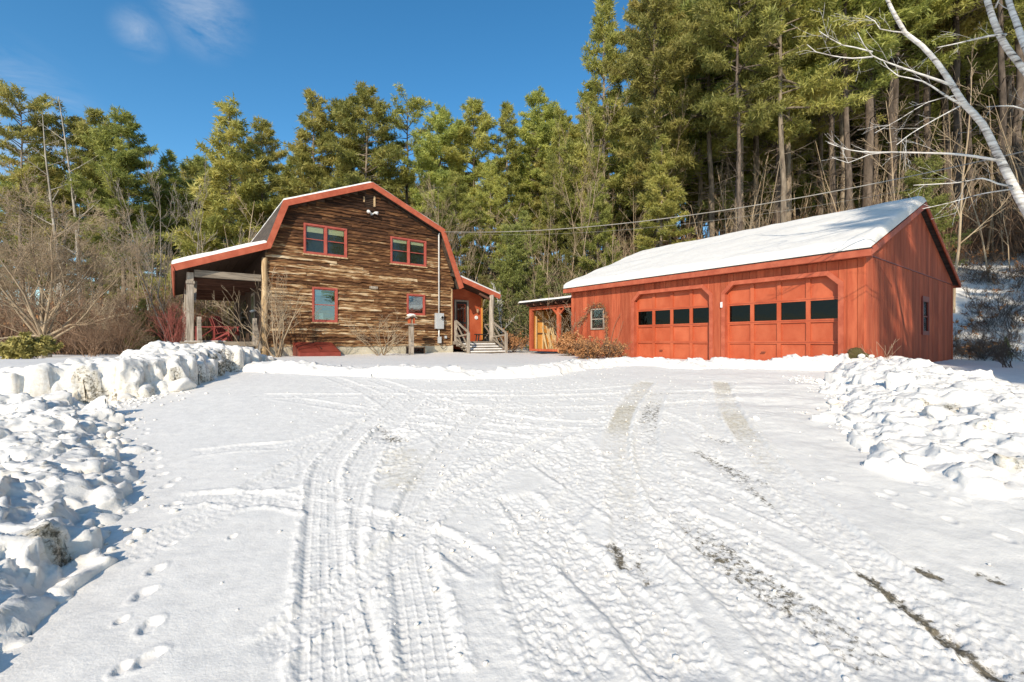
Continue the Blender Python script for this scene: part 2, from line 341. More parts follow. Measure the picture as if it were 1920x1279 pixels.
    def build(s, name, mat, parent=None, smooth=False, bevel=0):
        o = link(name, s.mesh(name, mat, smooth), parent)
        if bevel:
            b = o.modifiers.new('b', 'BEVEL'); b.width = bevel; b.segments = 2; b.limit_method = 'ANGLE'
        return o
def box(name, a, b, mat, parent=None, bevel=0): return MB().box(a, b).build(name, mat, parent, bevel=bevel)
def np_mesh(name, V, F, mat, smooth=True, attrs=None):
    me = bpy.data.meshes.new(name); V = np.ascontiguousarray(V, dtype=np.float32); F = np.asarray(F, dtype=np.int32); n = F.shape[1]
    me.vertices.add(len(V)); me.vertices.foreach_set('co', V.ravel())
    me.loops.add(F.size); me.loops.foreach_set('vertex_index', F.ravel())
    me.polygons.add(len(F)); me.polygons.foreach_set('loop_start', np.arange(0, F.size, n, dtype=np.int32)); me.polygons.foreach_set('loop_total', np.full(len(F), n, dtype=np.int32))
    if attrs:
        for k, a in attrs.items():
            at_ = me.attributes.new(k, 'FLOAT', 'POINT'); at_.data.foreach_set('value', np.ascontiguousarray(a, dtype=np.float32))
    me.materials.append(mat); me.update(calc_edges=True)
    if smooth: me.shade_smooth()
    return me
def catmull(pts, step=0.25):
    pts = [np.array(p, float) for p in pts]; out = []
    q = [2 * pts[0] - pts[1]] + pts + [2 * pts[-1] - pts[-2]]
    for i in range(1, len(q) - 2):
        n = max(1, int(np.linalg.norm(q[i + 1] - q[i]) / step))
        for k in range(n):
            t = k / n
            out.append(0.5 * ((2 * q[i]) + (-q[i - 1] + q[i + 1]) * t + (2 * q[i - 1] - 5 * q[i] + 4 * q[i + 1] - q[i + 2]) * t * t + (-q[i - 1] + 3 * q[i] - 3 * q[i + 1] + q[i + 2]) * t ** 3))
    out.append(pts[-1]); return np.array(out)

# ------------------------------------------------------------------ GROUND: one sheet, fine where the drive is, to the horizon
def build_ground():
    ang = np.concatenate([np.radians(np.linspace(-61, 61, 900)), np.radians(np.linspace(61, 299, 72)[1:-1])])
    rad = np.concatenate([np.geomspace(0.25, 1.6, 8)[:-1], np.geomspace(1.6, 27, 640), np.geomspace(27, 900, 60)[1:]])
    A, R = np.meshgrid(ang, rad); X = R * np.sin(A); Y = R * np.cos(A)
    x = X.ravel(); y = Y.ravel(); nA = len(ang); nR = len(rad)
    H = np.zeros_like(x); dirt = np.zeros_like(x); tan = np.zeros_like(x)
    near = (np.hypot(x, y) < 17) & (y > -1) & (y < 16)
    idx0 = np.nonzero(near)[0]; xn = x[idx0]; yn = y[idx0]
    h = 0.012 * fbm(xn * 0.9, yn * 0.9, 4) + 0.004 * fbm(xn * 4, yn * 1.5, 3)
    dn = np.zeros_like(h); tn = np.zeros_like(h)
    churn_n = fbm(xn * 14 + 1.5 * fbm(xn * 3, yn * 3, 2), yn * 14, 4, 0.66); fine_n = fbm(xn * 26, yn * 26, 3, 0.65)
    # churned patches: (px, py, rx m, ry m, strength)
    for (px, py, rx, ry, st, tt) in ((760, 790, 1.0, 1.6, 0.7, .08), (960, 770, 2.2, 1.8, 0.85, .10), (1130, 760, 1.8, 1.5, 0.8, .12), (900, 860, 1.5, 1.1, 0.6, .1),
                                 (1200, 880, 0.8, 0.9, 0.8, .2), (1250, 1180, 0.35, 0.5, 0.9, .2), (1500, 1200, 0.6, 0.4, 0.45, .15), (1790, 1190, 0.6, 0.6, 0.7, .15),
                                 (1500, 1050, 0.4, 0.4, 0.35, .1), (1000, 1000, 0.45, 1.0, 0.6, .1), (1060, 1150, .25, .4, .6, .08), (840, 730, 2.5, 1.5, 0.5, .05), (1250, 745, 1.8, 1.6, 0.6, .15)):
        cx, cy = at(px, py); m = np.exp(-(((xn - cx) / rx) ** 2 + ((yn - cy) / ry) ** 2) ** 1.3) * st
        m = m * sstep(-0.35, 0.15, fbm(xn * 1.7, yn * 1.7, 3))
        h += m * (0.010 * churn_n + 0.009 * fine_n); tn += m * tt
    T = [  # pixel polyline, width, depth, churn, tan, dirt
        ([(520, 745), (700, 772), (900, 800), (1100, 815)], .22, .02, .6, .02, 0),
        ([(480, 742), (760, 742), (1000, 745), (1320, 735), (1540, 735)], .24, .025, .8, .1, .05),
        ([(620, 720), (800, 735), (1050, 735), (1200, 725)], .24, .02, .8, .05, 0),
        ([(700, 712), (850, 760), (1000, 790), (1250, 800)], .24, .02, .8, .05, 0),
        ([(600, 700), (690, 735), (760, 780), (850, 840)], .22, .02, .6, .02, 0),
        ([(640, 780), (900, 770), (1150, 765), (1400, 750)], .24, .02, .8, .12, .0),
        ([(690, 790), (1000, 830), (1170, 900), (1330, 1010)], .24, .022, .8, .05, 0),
        ([(350, 852), (450, 840), (560, 830), (690, 788), (800, 750)], .20, .022, .4, 0, 0),
        ([(560, 870), (660, 845), (760, 830), (860, 800)], .22, .02, .6, 0, 0),
        ([(200, 1060), (300, 1010), (400, 960), (560, 870), (690, 800), (760, 740)], .25, .03, .35, .02, 0),
        ([(310, 938), (440, 932), (560, 942), (700, 975), (820, 1012), (920, 1075)], .20, .035, .3, 0, 0),
        ([(420, 950), (560, 925), (640, 905), (760, 880)], .2, .02, .6, 0, 0),
        ([(960, 925), (1030, 1000), (1110, 1075), (1190, 1150), (1300, 1290)], .30, .035, .8, .02, 0),
        ([(1010, 860), (1120, 930), (1250, 1010), (1420, 1130), (1600, 1290)], .28, .03, .9, .05, 0),
        ([(1000, 830), (1100, 880), (1190, 960), (1350, 1090), (1470, 1200), (1540, 1300)], .26, .03, .9, .05, .05),
        ([(1245, 885), (1360, 925), (1500, 985), (1640, 1060), (1800, 1170), (1960, 1290)], .24, .03, .8, .03, .04),
        ([(1230, 950), (1360, 1000), (1500, 1075), (1640, 1170), (1780, 1290)], .24, .03, .8, .05, .10),
        ([(1190, 760), (1290, 800), (1360, 870), (1440, 930), (1560, 1010)], .24, .022, .7, .1, .16),
        ([(1240, 725), (1215, 790), (1215, 860), (1260, 950), (1380, 1060), (1560, 1180), (1700, 1290)], .25, .03, .8, .15, .16),
        ([(1370, 716), (1340, 745), (1330, 780), (1370, 840), (1450, 920), (1560, 1020)], .25, .022, .35, .05, 0),
        ([(1350, 715), (1365, 760), (1400, 820), (1470, 900), (1600, 1030), (1740, 1140), (1940, 1300)], .27, .035, .55, .42, .12),
        ([(1215, 715), (1175, 765), (1155, 830), (1165, 900), (1180, 980), (1205, 1080), (1250, 1170), (1330, 1300)], .26, .03, .45, .42, .12),
        ([(1075, 820), (1100, 870), (1090, 930), (1010, 1000), (985, 1080), (1040, 1180), (1100, 1300)], .3, .02, .8, .06, 0),
        ([(905, 760), (850, 830), (800, 900), (775, 960), (770, 1040), (790, 1140), (815, 1300)], .25, .035, .15, .08, 0),
        ([(790, 740), (730, 800), (680, 870), (650, 960), (640, 1060), (650, 1160), (690, 1310)], .24, .032, .12, .0, 0),
        ([(690, 790), (640, 840), (612, 880), (607, 960), (607, 1060), (612, 1180), (618, 1310)], .24, .035, .12, 0, 0),
        ([(472, 1232), (520, 1205), (600, 1145), (690, 1075), (775, 1000), (850, 920), (980, 850), (1080, 800)], .20, .038, .3, .12, .05),
    ]
    for ti, (px, w, dp, ch, tt, dd) in enumerate(T):
        pl = catmull([at(*p) for p in px], 0.16)
        best = np.full(len(xn), 9.0); sgn = np.zeros(len(xn)); sarc = np.zeros(len(xn)); endd = np.zeros(len(xn)); s0 = 0
        L = np.sum(np.hypot(*(pl[1:] - pl[:-1]).T))
        for i in range(len(pl) - 1):
            a = pl[i]; b = pl[i + 1]; d = b - a; ln = np.hypot(*d)
            if ln < 1e-5: continue
            bb = (xn > min(a[0], b[0]) - .35) & (xn < max(a[0], b[0]) + .35) & (yn > min(a[1], b[1]) - .35) & (yn < max(a[1], b[1]) + .35)
            k = np.nonzero(bb)[0]
            rx = xn[k] - a[0]; ry = yn[k] - a[1]; t = np.clip((rx * d[0] + ry * d[1]) / ln ** 2, 0, 1)
            cx_ = rx - d[0] * t; cy_ = ry - d[1] * t; dist = np.hypot(cx_, cy_); u = dist < best[k]; kk = k[u]
            best[kk] = dist[u]; sgn[kk] = np.sign(d[0] * ry[u] - d[1] * rx[u]); sarc[kk] = s0 + t[u] * ln; s0 += ln
        k = np.nonzero(best < 0.34)[0]; d = best[k]; sg = sgn[k] * d; sa = sarc[k]
        rough = 0.012 * churn_n[k]
        wv = w / 2 + 0.006 * np.sin(sa * 2 * pi / 0.047 + (sg > 0) * 1.5) * (1 - ch) + 0.02 * churn_n[k] * ch
        m = 1 - sstep(-0.022, 0.012, d - wv)
        ef = sstep(0, 0.12, sa) * (1 - sstep(L - 0.12, L, sa)); m = m * ef
        rib = np.floor((sg / w + 0.5) * 5.0); ph = rib * 2.1
        groove = -0.005 * (np.abs(((sg / w + 0.5) * 5.0) % 1 - 0.5) > 0.40)
        lp = (sa / 0.047 + ph / 6.28 * 2 + sg * 3) % 1; lug = 0.0048 * (sstep(.62, .74, lp) * (1 - sstep(.86, .98, lp))) + 0.9 * np.abs(groove)
        edge = 0.0035 * np.sin(sa * 2 * pi / 0.047 + (sg > 0) * 1.5) * sstep(0.55, 0.9, d / (w / 2))
        tread = (lug + edge) * (1 - 0.75 * ch) * (0.7 + 0.5 * np.clip(churn_n[k] * 2, -1, 1)) + ch * (0.006 * churn_n[k] + 0.009 * fine_n[k])
        hf = -dp * 0.34 + tread + 0.3 * h[k]
        h[k] = h[k] * (1 - m) + hf * m
        berm = 0.013 * np.exp(-((d - w / 2 - 0.035) / 0.028) ** 2) * (0.55 + 0.6 * churn_n[k] + 0.25 * fine_n[k]) * ef * (dp / .03)
        h[k] += np.maximum(berm, 0) * (1 - m)
        tn[k] = tn[k] * (1 - m * 0.5) + tt * 1.15 * sstep(2.8, 6.0, yn[k]) * m * (0.8 + 0.25 * np.sin(sa * 2.1 + ti)); 
        dn[k] = np.maximum(dn[k] * (1 - 0.5 * m), (dd * 1.35 + .04 * ch) * m * (0.9 + 0.5 * np.sin(sa * 1.7 + ti * 2)))
    # footprints
    fp = [(292, 1070, .05), (270, 1114, .055), (281, 1175, .055), (277, 1237, .06), (228, 1255, .04), (228, 1165, .03), (318, 1022, .03)] + \
         [(325, 945, .05), (312, 912, .05), (328, 900, .045), (302, 890, .05), (296, 876, .045), (292, 862, .045), (293, 850, .04), (268, 842, .04), (266, 834, .04), (272, 814, .04), (274, 806, .04), (245, 960, .04), (437, 1007, .03), (1655, 930, .06), (1672, 925, .05), (1690, 950, .06), (1800, 945, .07), (1830, 940, .07), (1885, 1010, .07), (1560, 900, .05), (1740, 930, .05), (1780, 975, .05)]
    for (px, py, rr) in fp:
        cx, cy = at(px, py); k = np.nonzero(np.hypot(xn - cx, yn - cy) < 0.3)[0]; a = rnd.uniform(-.4, .4)
        u = (xn[k] - cx) * cos(a) + (yn[k] - cy) * sin(a); v = -(xn[k] - cx) * sin(a) + (yn[k] - cy) * cos(a)
        rr = min(rr, .055) * .72; q = np.sqrt((u / rr) ** 2 + (v / (rr * 1.35)) ** 2) + 0.35 * churn_n[k]
        h[k] += -(0.016 if px < 1000 else .010) * (1 - sstep(0.5, 1.15, q)) + 0.004 * np.exp(-((q - 1.35) / 0.3) ** 2)
    # wind drift swells on the right, soft
    rm = sstep(2.2, 4.2, xn) * (1 - sstep(8, 10, yn)); h += rm * 0.05 * fbm(xn * 0.8 + 3, yn * 1.6, 4)
    # melted through patches, gravel showing:  (px list, half width m, dirt amount, tan)
    for (pl, hw, da, ta) in (([(1622, 1078), (1690, 1130), (1770, 1190), (1850, 1250), (1900, 1290)], .055, .66, .3), ([(1150, 1025), (1168, 1055)], .05, .55, .2), ([(1195, 1050), (1218, 1085)], .045, .45, .2),
                         ([(1310, 848), (1345, 866), (1390, 892)], .10, .46, .2), ([(1420, 900), (1440, 912)], .07, .4, .2), ([(1335, 822), (1360, 828)], .1, .42, .2), ([(705, 800), (742, 822)], .1, .42, .1), ([(728, 820), (745, 824)], .1, .5, 0),
                         ([(1215, 785), (1222, 830)], .11, .38, .2), ([(1180, 738), (1290, 738)], .09, .38, .3), ([(1300, 742), (1500, 740)], .06, .3, .25), ([(1730, 1070), (1752, 1080)], .05, .7, .2), ([(1840, 1075), (1870, 1085)], .05, .5, .3),
                         ([(750, 850), (755, 905)], .22, .0, .38), ([(1160, 800), (1165, 850), (1170, 940)], .16, .05, .3), ([(1190, 722), (1205, 735)], .15, .1, .4), ([(1358, 722), (1366, 790)], .15, .12, .35), ([(1395, 790), (1450, 880)], .15, .1, .3),
                         ([(870, 770), (930, 790)], .15, .36, .1), ([(950, 785), (990, 765)], .12, .34, .15), ([(1500, 1090), (1640, 1190)], .12, .30, .1), ([(1080, 740), (1110, 775)], .1, .33, .2)):
        pts = [at(*p) for p in pl]
        for i in range(len(pts) - 1):
            a = np.array(pts[i]); b = np.array(pts[i + 1]); d = b - a; t = np.clip(((xn - a[0]) * d[0] + (yn - a[1]) * d[1]) / (d @ d), 0, 1)
            ds = np.hypot(xn - a[0] - d[0] * t, yn - a[1] - d[1] * t) / hw + 0.5 * churn_n
            f = 1 - sstep(0.2, 2.0, ds); dn = np.maximum(dn, f * (da - .10 if da < .6 else da - .2)); tn = np.maximum(tn, f * ta); h -= 0.012 * f * (da > .4)
    H[idx0] = h * sstep(16.9, 14.5, np.hypot(xn, yn)) if False else h * (1 - sstep(14.5, 16.9, np.hypot(xn, yn))); dirt[idx0] = dn; tan[idx0] = tn
    far = ~near; H[far] += 0.04 * fbm(x[far] * 0.6, y[far] * 0.6, 3) * sstep(15, 20, np.hypot(x[far], y[far])) * (y[far] > -1)
    w = y + 0.55 * x - 25.0
    litter = np.clip(sstep(6, 16, w) * 0.42 + sstep(15, 24, y) * sstep(8, 20, -x) * 0.55 + sstep(34, 50, y) * 0.25, 0, 0.75)
    right = sstep(13, 18, x) * (1 - sstep(24, 40, y)); litter = litter * (1 - 0.75 * right)
    V = np.stack([x, y, ground(x, y) + H], 1)
    V = np.vstack([V, [[0, 0, gz(0, 0)]]])
    i = np.arange(nR - 1)[:, None] * nA; j = np.arange(nA)[None, :]; j2 = (j + 1) % nA
    F = np.stack([i + j, i + nA + j, i + nA + j2, i + j2], -1).reshape(-1, 4)
    F = F[:, ::-1]
    me = np_mesh('ground', V, F, SNOWG, True, {'dirt': np.append(dirt, 0), 'tan': np.append(tan, 0), 'litter': np.append(litter, 0)})
    o = link('ground', me); tag(o, kind='structure'); o['label'] = 'snow covered ground and driveway crossed by tyre tracks'
    return o
build_ground()

# ------------------------------------------------------------------ snow banks
def bank(name, label, spine, cell, lumps, seed, dirtf=None, amp=1.0, cat='snow bank', flat=False, mat=None, lr=(.06, .26)):
    """spine: (x, y, height, width to the left, width to the right) in order"""
    R = np.random.default_rng(seed); sp = np.array(spine, float)
    fine = catmull(sp, 0.2); wm_ = np.maximum(fine[:, 3], fine[:, 4]); x0, y0 = (fine[:, 0] - wm_).min() - .3, (fine[:, 1] - np.maximum(fine[:, 3], fine[:, 4])).min() - .3
    x1, y1 = (fine[:, 0] + wm_).max() + .3, (fine[:, 1] + np.maximum(fine[:, 3], fine[:, 4])).max() + .3
    xs = np.arange(x0, x1, cell); ys = np.arange(y0, y1, cell); X, Y = np.meshgrid(xs, ys); x = X.ravel(); y = Y.ravel()
    wx = x + 0.10 * fbm(x * 1.7 + seed, y * 1.7, 3); wy = y + 0.10 * fbm(x * 1.7, y * 1.7 + 40 + seed, 3)
    best = np.full(len(x), 99.0); q = np.zeros(len(x)); hh = np.zeros(len(x))
    for i in range(len(fine) - 1):
        a = fine[i]; b = fine[i + 1]; d = (b - a)[:2]; l2 = d @ d
        t = np.clip(((wx - a[0]) * d[0] + (wy - a[1]) * d[1]) / l2, 0, 1)
        cx = wx - a[0] - d[0] * t; cy = wy - a[1] - d[1] * t; ds = np.hypot(cx, cy); side = d[0] * cy - d[1] * cx   # >0 left of spine
        W_ = np.where(side > 0, a[3], a[4]); v = ds / W_
        u = v < best; best[u] = v[u]; hh[u] = (a[2] + (b[2] - a[2]) * t)[u]
    pr = np.clip(1 - best, 0, 1); 
    if flat: h = hh * sstep(0.0, 0.30, pr)
    else: h = hh * (pr ** 0.8 * (1.5 - 0.5 * pr))
    h *= 1 + 0.35 * fbm(x * 1.1 + seed, y * 1.1, 3)
    h = np.where(best < 1, h, 0)
    base = h.copy()
    # lumps of broken snow
    n = len(fine)
    for _ in range(lumps):
        i = R.integers(0, n - 1); s = fine[i]; d = fine[i + 1] - fine[i]; nrm = np.array([-d[1], d[0]]); nrm /= np.hypot(*nrm) + 1e-9
        off = R.uniform(-1.05 * s[4], 1.05 * s[3]); c = s[:2] + nrm * off + R.normal(0, .06, 2)
        r = lr[0] + (lr[1] - lr[0]) * R.random() ** 2.2; ex = R.uniform(.7, 1.5); an = R.uniform(0, pi)
        ix0 = int((c[0] - r * 1.7 - x0) / cell); ix1 = int((c[0] + r * 1.7 - x0) / cell) + 1; iy0 = int((c[1] - r * 1.7 - y0) / cell); iy1 = int((c[1] + r * 1.7 - y0) / cell) + 1
        ix0 = max(ix0, 0); iy0 = max(iy0, 0)
        sub = (slice(iy0, iy1), slice(ix0, ix1)); XX = X[sub]; YY = Y[sub]
        if XX.size < 4: continue
        u = ((XX - c[0]) * cos(an) + (YY - c[1]) * sin(an)) / ex; v = (-(XX - c[0]) * sin(an) + (YY - c[1]) * cos(an)) * ex
        rr = 1 - (np.abs(u / r) ** 2.6 + np.abs(v / r) ** 2.6); cap = np.where(rr > 0, np.clip(rr, 0, 1) ** 0.5, 0)
        h2 = h.reshape(X.shape); b2 = base.reshape(X.shape)
        cy_, cx_ = min(max(int((c[1] - y0) / cell), 0), X.shape[0] - 1), min(max(int((c[0] - x0) / cell), 0), X.shape[1] - 1)
        top = b2[cy_, cx_] + r * R.uniform(.15, .6) * amp
        if R.random() < .5:      # blocky broken piece: flat faces cut at angles
            dn_ = np.zeros_like(u); a0 = R.uniform(0, 6)
            for q_ in range(R.integers(4, 7)):
                th_ = a0 + q_ * 1.15 + R.normal(0, .25); dn_ = np.maximum(dn_, np.maximum(0, u * cos(th_) + v * sin(th_) - r * R.uniform(.25, .75)) * R.uniform(.8, 2.6))
            cand = np.where(np.maximum(np.abs(u), np.abs(v)) < r * 1.35, top + u * R.normal(0, .18) + v * R.normal(0, .18) - dn_, -9)
        else:
            tilt = (u * R.normal(0, .35) + v * R.normal(0, .35)); cand = np.where(cap > 0, (top + tilt * 0.6) - r * 0.9 * (1 - cap), -9)
        h2[sub] = np.maximum(h2[sub], cand)
    h = h + (0.045 * fbm(x * 5, y * 5, 5, .6) + 0.020 * fbm(x * 17, y * 17, 4, .68)) * sstep(0.0, .10, h) * max(amp, .9)
    z = np.where(h > 0.004, ground(x, y) + h - 0.012, ground(x, y) - .14)
    sh_ = sstep(0.02, .12, h)
    V = np.stack([x + sh_ * (.07 * fbm(x * 3 + z * 4, y * 3 - z * 5, 3) + .035 * fbm(x * 9 + z * 14, y * 9 - z * 17, 3)), y + sh_ * (.07 * fbm(x * 3 - z * 5 + 50, y * 3 + z * 4, 3) + .035 * fbm(x * 9 - z * 14 + 50, y * 9 + z * 12, 3)), z], 1); ny, nx = X.shape
    idx = np.arange(ny * nx).reshape(ny, nx); F = np.stack([idx[:-1, :-1], idx[:-1, 1:], idx[1:, 1:], idx[1:, :-1]], -1).reshape(-1, 4)
    keep = (h[F].max(1) > 0.004); F = F[keep]; us = np.unique(F); mp_ = np.zeros(len(x), int); mp_[us] = np.arange(len(us)); F = mp_[F]
    g2 = h.reshape(X.shape); gy, gx = np.gradient(g2, cell); slope = np.hypot(gx, gy).ravel()
    if dirtf is not None: dr, tn = dirtf(x, y, h, slope)
    else: dr = np.zeros(len(x)); tn = np.zeros(len(x))
    me = np_mesh(name, V[us], F, mat or SNOWB, True, {'dirt': dr[us], 'tan': tn[us]})
    o = link(name, me); return tag(o, label, cat)
def d_big(x, y, h, s):
    n1 = fbm(x * 1.3, y * 1.3 + 3, 3); low = 1 - sstep(.1, .32, h)
    d = sstep(.9, 2.6, s) * (0.22 + 0.35 * sstep(0, .4, n1)) + 0.22 * low * sstep(.6, 2, s)
    hot = np.exp(-(((x + 5.95) / .35) ** 2 + ((y - 8.2) / .45) ** 2)) * .5 + np.exp(-(((x + 6.0) / .3) ** 2 + ((y - 9.3) / .35) ** 2)) * .45
    return np.clip(d * .62 + hot * .5 * sstep(.3, 1.2, s), 0, .40), np.clip(d * .9 + .08, 0, .45)
def d_near(x, y, h, s):
    c = at(95, 1065); hot = np.exp(-(((x + 2.62) / .16) ** 2 + ((y - 2.55) / .12) ** 2)) * .5
    return np.clip(hot + 0.12 * sstep(1, 3, s) * sstep(.1, .4, fbm(x * 1.5, y * 1.5, 2)), 0, .4), np.clip(hot * 1.2 + .05, 0, .6)
def d_right(x, y, h, s):
    hot = np.zeros_like(x)
    for px, py in ((1780, 800), (1745, 795), (1600, 790), (1860, 850), (1690, 690), (1900, 905)):
        c = at(px, py); hot += np.exp(-(((x - c[0]) / .14) ** 2 + ((y - c[1]) / .2) ** 2)) * .42
    return np.clip(hot * .8, 0, .36), np.clip(hot * 1.1 + 0.03, 0, .5)
bank('snow_bank', 'tall ploughed snow bank with a steep dirty front, left of the drive near the porch',
     [(-7.9, 6.7, .42, .7, .9), (-6.9, 7.0, .48, .8, .75), (-6.35, 7.5, .54, .9, .60), (-6.35, 8.5, .53, .9, .50), (-6.45, 9.3, .53, .9, .48), (-6.35, 10.2, .42, .9, .45), (-6.2, 10.9, .15, .8, .4)], .026, 420, 3, d_big, .55, flat=True, lr=(.05, .26))
bank('snow_bank', 'low rubbly snow bank of broken lumps along the near left edge of the drive',
     [(-2.75, .9, .27, 1.0, .6), (-2.95, 2.0, .30, 1.0, .62), (-3.8, 3.2, .28, 1.3, .66), (-5.1, 4.5, .26, 1.5, .75), (-6.7, 5.7, .24, 1.5, .8), (-8.2, 6.1, .34, 1.2, .8)], .018, 1700, 5, d_near, .8, lr=(.035, .21))
bank('snow_bank', 'lumpy snow bank right of the drive, running down from the garage corner',
     [(7.75, 9.1, .14, .6, .6), (7.25, 8.5, .36, .9, .9), (6.7, 7.4, .33, 1.7, 1.1), (6.1, 6.2, .32, 1.8, 1.2), (5.5, 5.1, .27, 1.4, 1.3), (4.95, 4.1, .22, .9, 1.4), (4.7, 3.2, .10, .6, 1.3)], .026, 900, 8, d_right, .8, lr=(.045, .22))
sm = [at(430, 692), at(520, 694), at(640, 700), at(760, 704), at(900, 706), at(1000, 702), at(1100, 688), at(1200, 684), at(1300, 690)]
bank('snow_ridge', 'thin ridge of scraped snow crossing in front of the brown house',
     [(p[0], p[1], .13 + .07 * (i % 2), .4, .35) for i, p in enumerate(sm)], .04, 240, 12, None, .6, cat='snow ridge', lr=(.04, .13))
sm = [at(1290, 686), at(1380, 688), at(1440, 690), at(1500, 692), at(1560, 692), at(1620, 692), at(1690, 690)]
bank('snow_ridge', 'ridge of pushed up snow right in front of the nearer red garage door',
     [(p[0], p[1], hh_, .38, .3) for p, hh_ in zip(sm, (.12, .17, .19, .28, .28, .2, .26))], .03, 120, 14, None, .7, cat='snow ridge', lr=(.06, .2))
# loose chunks of snow
def chunk_mesh(seed, sub=3):
    import bmesh
    bm = bmesh.new(); bmesh.ops.create_icosphere(bm, subdivisions=sub, radius=1); R = random.Random(seed)
    planes = [(Vector((R.gauss(0, 1), R.gauss(0, 1), R.gauss(0, 1))).normalized(), R.uniform(.55, .85)) for _ in range(7)]
    for v in bm.verts:
        c = v.co.copy()
        for n, d in planes:
            e = c.dot(n) - d
            if e > 0: c -= n * e * 0.85
        k = float(fbm(np.array(c.x * 1.8 + seed), np.array(c.y * 1.8 + c.z * 1.3), 3)); v.co = c * (1 + 0.14 * k)
    me = bpy.data.meshes.new('snow_chunk'); bm.to_mesh(me); bm.free(); me.materials.append(SNOW); me.shade_smooth(); return me
CH = [chunk_mesh(i) for i in range(9)]
def chunk(px, py, r, label, group=None, lift=.35):
    x, y = at(px, py); o = link('snow_chunk', CH[rnd.randrange(9)])
    o.location = (x, y, gz(x, y) + r * lift); o.scale = (r * rnd.uniform(.9, 1.4), r * rnd.uniform(.8, 1.2), r * rnd.uniform(.6, .85)); o.rotation_euler = (rnd.uniform(-.4, .4), rnd.uniform(-.4, .4), rnd.uniform(0, 6))
    return tag(o, label, 'snow chunk', group)
chunk(1418, 788, .055, 'small white snow lump lying alone on the drive left of the right bank')
chunk(342, 732, .17, 'rounded snow lump at the foot of the tall left bank')
chunk(222, 953, .06, 'flat snow lump with a short shadow, second from the near left bank edge')
chunk(262, 1002, .04, 'small oval snow lump beside the curved tyre track on the left')
chunk(208, 842, .07, 'round snow lump standing clear of the left rubble bank')
for k in range(60):
    y = rnd.uniform(2.9, 7.0); xe = np.interp(y, [.9, 2.0, 3.2, 4.7, 6.3, 7.2], [-2.1, -2.3, -3.15, -4.5, -5.9, -5.8]) + abs(rnd.gauss(0, .22)) - .12
    r = .02 + .075 * rnd.random() ** 2.2; o = link('snow_chunk', CH[rnd.randrange(9)]); o.location = (xe, y, gz(xe, y) + r * .35)
    o.scale = (r * rnd.uniform(.9, 1.4), r, r * .75); o.rotation_euler = (rnd.uniform(-.4, .4), rnd.uniform(-.4, .4), rnd.uniform(0, 6))
    tag(o, 'small loose snow chunk that rolled off the left bank onto the drive', 'snow chunk', 'loose chunks at the foot of the left snow bank')
for k in range(60):
    y = rnd.uniform(3.6, 8.8); xe = np.interp(y, [3.4, 4.2, 5.9, 7.0, 8.8], [3.9, 3.7, 4.3, 5.0, 5.6]) - abs(rnd.gauss(0, .2)) + .3
    r = .02 + .07 * rnd.random() ** 2.2; o = link('snow_chunk', CH[rnd.randrange(9)]); o.location = (xe, y, gz(xe, y) + r * .35)
    o.scale = (r * rnd.uniform(.9, 1.4), r, r * .75); o.rotation_euler = (rnd.uniform(-.4, .4), rnd.uniform(-.4, .4), rnd.uniform(0, 6))
    tag(o, 'small loose snow chunk at the drive edge of the right bank', 'snow chunk', 'loose chunks at the foot of the right snow bank')
mbc = [];
cv = np.array([v.co[:] for v in chunk_mesh(77, 1).vertices]); cf = np.array([p.vertices[:] for p in CH[0].polygons][:0] or [[0, 0, 0]])
tmp = chunk_mesh(78, 1); cv = np.array([v.co[:] for v in tmp.vertices]); cf = np.array([p.vertices[:] for p in tmp.polygons])
VV = []; FF = []
for k in range(1500):
    if k < 500:
        y = rnd.uniform(2.7, 7.5); x = np.interp(y, [.9, 2.0, 3.2, 4.7, 6.3, 7.2], [-2.15, -2.35, -3.15, -4.45, -5.8, -5.75]) + abs(rnd.gauss(0, .28)) - .1
    elif k < 900:
        y = rnd.uniform(3.0, 9); x = np.interp(y, [3.4, 4.2, 5.9, 7.0, 8.8], [3.9, 3.7, 4.3, 5.0, 5.6]) - abs(rnd.gauss(0, .25)) + .25
    else:
        y = 1.8 + 7.5 * rnd.random() ** .8; x = rnd.gauss(.12, .33) * y
    r = rnd.uniform(.005, .018) if k >= 900 else rnd.uniform(.008, .032)
    VV.append(cv * np.array([r * rnd.uniform(.8, 1.4), r, r * .8]) + np.array([x, y, gz(x, y) + r * .2])); FF.append(cf + k * len(cv))
o = link('snow_crumbs', np_mesh('snow_crumbs', np.vstack(VV), np.vstack(FF), SNOW)); tag(o, 'small white snow crumbs strewn over the drive and beside both banks', 'snow crumbs', kind='stuff')

